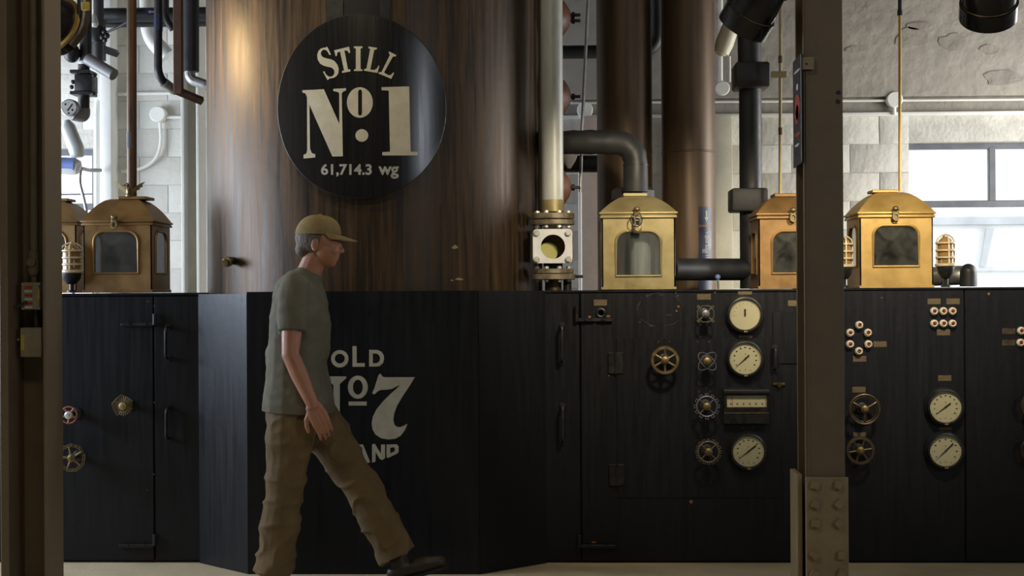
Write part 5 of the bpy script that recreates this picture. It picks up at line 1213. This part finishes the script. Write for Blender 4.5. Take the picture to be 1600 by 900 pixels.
for S__, E_, W_ in ((RS_, RE, RW), (LS_, LE, LW)): caps(body, [S__, S__.lerp(E_, .45), E_, E_.lerp(W_, .35), W_], [.056, .050, .041, .041, .028])
for h_, k_, a_ in ((RH, RK, RA), (LH, LK, LA)): caps(body, [h_, h_.lerp(k_, .5), k_, k_.lerp(a_, .35), a_], [.088, .075, .056, .056, .038])
# head, facing +x, tipped slightly down
hc = V(.095, 0, 1.655)
hm = Matrix.Translation(hc) @ Matrix.Rotation(math.radians(7), 4, 'Y')
def hp(x, y_, z): return hm @ Vector((x, y_, z))
def hball(mb, c, rad, seg=18, rings=12):
    t = bmesh.new(); bmesh.ops.create_uvsphere(t, u_segments=seg, v_segments=rings, radius=1)
    for v in t.verts: v.co = hm @ (Vector(c) + Vector((v.co.x * rad[0], v.co.y * rad[1], v.co.z * rad[2])))
    mb.merge(t)
hball(body, (-.015, 0, .02), (.100, .078, .098))
hball(body, (.030, 0, -.045), (.066, .063, .074)); hball(body, (.040, 0, -.005), (.058, .062, .045)); hball(body, (.045, 0, -.075), (.038, .042, .030))
hball(body, (.058, 0, -.092), (.026, .026, .022))          # chin
hball(body, (.078, 0, .008), (.016, .048, .012))            # brow
hball(body, (.070, .036, -.035), (.022, .022, .022)); hball(body, (.070, -.036, -.035), (.022, .022, .022))   # cheeks
caps(body, [hp(.088, 0, .0), hp(.098, 0, -.018), hp(.106, 0, -.032)], [.009, .010, .0115], 10)                # nose
hball(body, (.100, .011, -.038), (.009, .008, .007)); hball(body, (.100, -.011, -.038), (.009, .008, .007))
hball(body, (.083, 0, -.060), (.013, .024, .0065)); hball(body, (.081, 0, -.073), (.012, .021, .007))         # lips
for s_ in (-1, 1):
    hball(body, (-.012, s_ * .080, -.018), (.018, .007, .030)); hball(body, (-.010, s_ * .083, -.042), (.009, .006, .010))
# hands
def hand(mb, wrist, dirv, palm_n, side, curl):
    d = dirv.normalized(); n_ = (palm_n - d * palm_n.dot(d)).normalized(); s = d.cross(n_).normalized() * side    # s points to the thumb side
    pc = wrist + d * .05
    for o_ in (-.029, -.010, .010, .029): caps(mb, [wrist + s * o_ * .75 + d * .005, pc + s * o_, wrist + d * .088 + s * o_ * 1.05], [.016, .016, .0125], 8)
    for o_, L_ in ((.030, .90), (.010, 1.0), (-.010, .93), (-.030, .74)):
        p = wrist + d * .088 + s * o_ * 1.05; pts = [p]; ang = curl * .5; rr = [.0088]
        for j, l_ in enumerate((.042, .027, .022)):
            p = p + (d * math.cos(ang) + n_ * math.sin(ang)) * l_ * L_; pts.append(p); ang += curl; rr.append((.0082, .0076, .0066)[j])
        caps(mb, pts, rr, 8)
    p = wrist + d * .022 + s * .026; pts = [p]
    for v, l_ in (((d * .6 + s * .7 + n_ * .25), .038), ((d * .85 + s * .35 + n_ * .35), .032), ((d * .95 + s * .1 + n_ * .3), .026)):
        p = p + v.normalized() * l_; pts.append(p)
    caps(mb, pts, [.015, .012, .0105, .008], 8)
hand(body, RW, RW - RE + Vector((.03, 0, -.03)), Vector((-.35, 1, 0)), -1, .42)
hand(body, LW, LW - LE + Vector((.04, 0, 0)), Vector((-.1, -1, 0)), 1, .4)
bo = remesh(body, 'body', SKIN, man, .0040, 4)
for s_ in (-1, 1):
    e_ = hp(.0795, s_ * .031, -.008)
    eb = MB().ball(e_, .0115, 14, 10).build('eye', EYEW, man)
    MB().ball(hp(.0865, s_ * .0315, -.008), (.004, .0055, .0055), 10, 6).build('iris', INK, eb)
    MB().tube([hp(.083, s_ * .012, .012), hp(.090, s_ * .028, .017), hp(.080, s_ * .046, .012)], [.004, .0045, .003], 6).build('eyebrow', HAIR, man)
# hair and cap
hr = MB(); hball(hr, (-.022, 0, .012), (.101, .083, .088)); hball(hr, (-.075, 0, -.045), (.040, .058, .040))
for v in list(hr.bm.verts):
    l_ = hm.inverted() @ v.co
hair = remesh(hr, 'hair', HAIR, man, .006, 2)
cut = bmesh.new(); cut.from_mesh(hair.data); off = ROOT[man.name]
inv = hm.inverted()
def inhair(co):
    l_ = inv @ (co + off); return l_.x < .012 - max(0, -.0 - l_.z) * .55 and l_.z > -.085
bmesh.ops.delete(cut, geom=[f for f in cut.faces if not inhair(f.calc_center_median())], context='FACES'); cut.to_mesh(hair.data); cut.free()
cp = MB(); ring_prev = None
nC = 28; 
for i in range(9):
    u = i / 8; a_ = u * PI / 2 * .98
    ring = []
    for kk in range(nC):
        t = 2 * PI * kk / nC
        ring.append(cp.bm.verts.new(hp(-.016 + .108 * math.cos(a_)**.8 * math.cos(t), .089 * math.cos(a_)**.8 * math.sin(t), .032 + .092 * math.sin(a_) + (.010 * math.cos(t) * (1 - u)))))
    if ring_prev:
        for kk in range(nC): cp.bm.faces.new((ring_prev[kk], ring_prev[(kk + 1) % nC], ring[(kk + 1) % nC], ring[kk]))
    ring_prev = ring
cp.bm.faces.new(ring_prev)
crown = cp.build('cap_crown', CAPM, man, sharp=60)
br = MB(); gA, gB = [], []
for kk in range(13):
    t = -1.15 + 2.3 * kk / 12; ct, st = math.cos(t), math.sin(t)
    gA.append(hp(-.016 + .106 * ct, .088 * st, .040)); L_ = .082 * max(0, math.cos(t * 1.25))**.6
    gB.append(hp(-.016 + .106 * ct + L_, .088 * st * 1.02, .040 - .018 * max(0, math.cos(t * 1.2)) - .02 * st * st))
n_ = len(gA)
br.add(gA + gB + [g + Vector((0, 0, -.004)) for g in gA] + [g + Vector((0, 0, -.004)) for g in gB],
       [(i, i + 1, n_ + i + 1, n_ + i) for i in range(n_ - 1)] + [(2 * n_ + i, 3 * n_ + i, 3 * n_ + i + 1, 2 * n_ + i + 1) for i in range(n_ - 1)] + [(n_ + i, n_ + i + 1, 3 * n_ + i + 1, 3 * n_ + i) for i in range(n_ - 1)])
br.build('cap_brim', CAPM, man, sharp=60)
MB().ball(hp(-.016, 0, .124), (.009, .009, .005), 10, 6).build('cap_button', CAPM, man)
# shirt
sh = MB()
caps(sh, [V(-.012, 0, .85), V(-.015, 0, .95), V(-.02, 0, 1.1), V(.0, 0, 1.28), V(-.004, 0, 1.40)], [.172, .163, .146, .146, .128])
for s_ in (-1, 1): caps(sh, [V(-.012, s_ * .075, .85), V(-.015, s_ * .078, .95), V(-.015, s_ * .08, 1.1), V(-.005, s_ * .095, 1.3), V(-.004, s_ * .10, 1.395)], [.160, .150, .126, .124, .096])
caps(sh, [V(-.005, -.165, 1.42), V(-.005, .165, 1.42)], [.070, .070])
caps(sh, [V(.004, 0, 1.42), V(.028, 0, 1.478)], [.100, .073])
for S__, E_ in ((RS_, RE), (LS_, LE)):
    mid = S__.lerp(E_, .66); caps(sh, [S__, S__.lerp(E_, .35)], [.073, .070]); sh.tube([S__.lerp(E_, .3), mid], [.070, .068], 16)
wr = lambda c: .010 * noise.noise(Vector((c.x * 5, c.y * 5, c.z * 11))) + .005 * noise.noise(Vector((c.x * 14, c.y * 14, c.z * 26)))
ts = remesh(sh, 'tshirt', SHIRT, man, .008, 4, wr)
cut = bmesh.new(); cut.from_mesh(ts.data)
bmesh.ops.bisect_plane(cut, geom=cut.verts[:] + cut.edges[:] + cut.faces[:], plane_co=(0, 0, .862), plane_no=(.06, 0, 1), clear_inner=True)
cut.to_mesh(ts.data); cut.free()
sol = ts.modifiers.new('thickness', 'SOLIDIFY'); sol.thickness = .004
# trousers
tr = MB()
caps(tr, [V(-.01, -.055, .95), V(-.01, .055, .95)], [.112, .112])
caps(tr, [V(-.012, -.06, .87), V(-.006, .06, .87)], [.124, .124])
for h_, k_, a_ in ((RH, RK, RA), (LH, LK, LA)):
    hem = k_.lerp(a_, .93); caps(tr, [h_ + Vector((0, 0, -.03)), h_.lerp(k_, .5), k_, k_.lerp(a_, .5)], [.124, .109, .091, .092])
    tr.tube([k_.lerp(a_, .4), k_.lerp(a_, .7), hem], [.092, .091, .096], 18)
wp = lambda c: .008 * noise.noise(Vector((c.x * 6, c.y * 6, c.z * 7))) + .005 * noise.noise(Vector((c.x * 9 + c.z * 8, c.y * 9, c.z * 18))) + .013 * (1 - abs(noise.noise(Vector((c.x * 5 + c.z * 3, c.y * 5, c.z * 8 - c.x * 5)))))**6 - .006
remesh(tr, 'trousers', PANTS, man, .008, 4, wp)
# shoes
for (a_, pitch) in ((RA, 0), (LA, -16)):
    s_ = MB(); rt = Matrix.Translation(a_) @ Matrix.Rotation(math.radians(pitch), 4, 'Y')
    z0 = -.09 if pitch == 0 else -.085
    caps(s_, [rt @ Vector((-.045, 0, z0 + .045)), rt @ Vector((.03, 0, z0 + .045)), rt @ Vector((.12, 0, z0 + .040)), rt @ Vector((.175, 0, z0 + .036))], [.040, .043, .044, .033], 14)
    caps(s_, [rt @ Vector((-.01, 0, z0 + .05)), rt @ Vector((-.005, 0, .02))], [.046, .046], 14)
    so = remesh(s_, 'shoe', LEATHER, man, .007, 3)
    o_ = off
    for v in so.data.vertices:
        w_ = rt.inverted() @ (v.co + off)
        if w_.z < z0 + .004: w_.z = z0 + .004; v.co = (rt @ w_) - off
    sl = MB(); lp = [(-.088, 0), (-.075, .033), (-.02, .042), (.05, .045), (.12, .049), (.18, .038), (.208, 0), (.18, -.038), (.12, -.049), (.05, -.045), (.02, -.042), (-.075, -.033)]
    sl.plate([lp], lambda u, v, t: rt @ Vector((u, v, z0 + t)), .016); sl.build('shoe_sole', BLACKIRON, so)
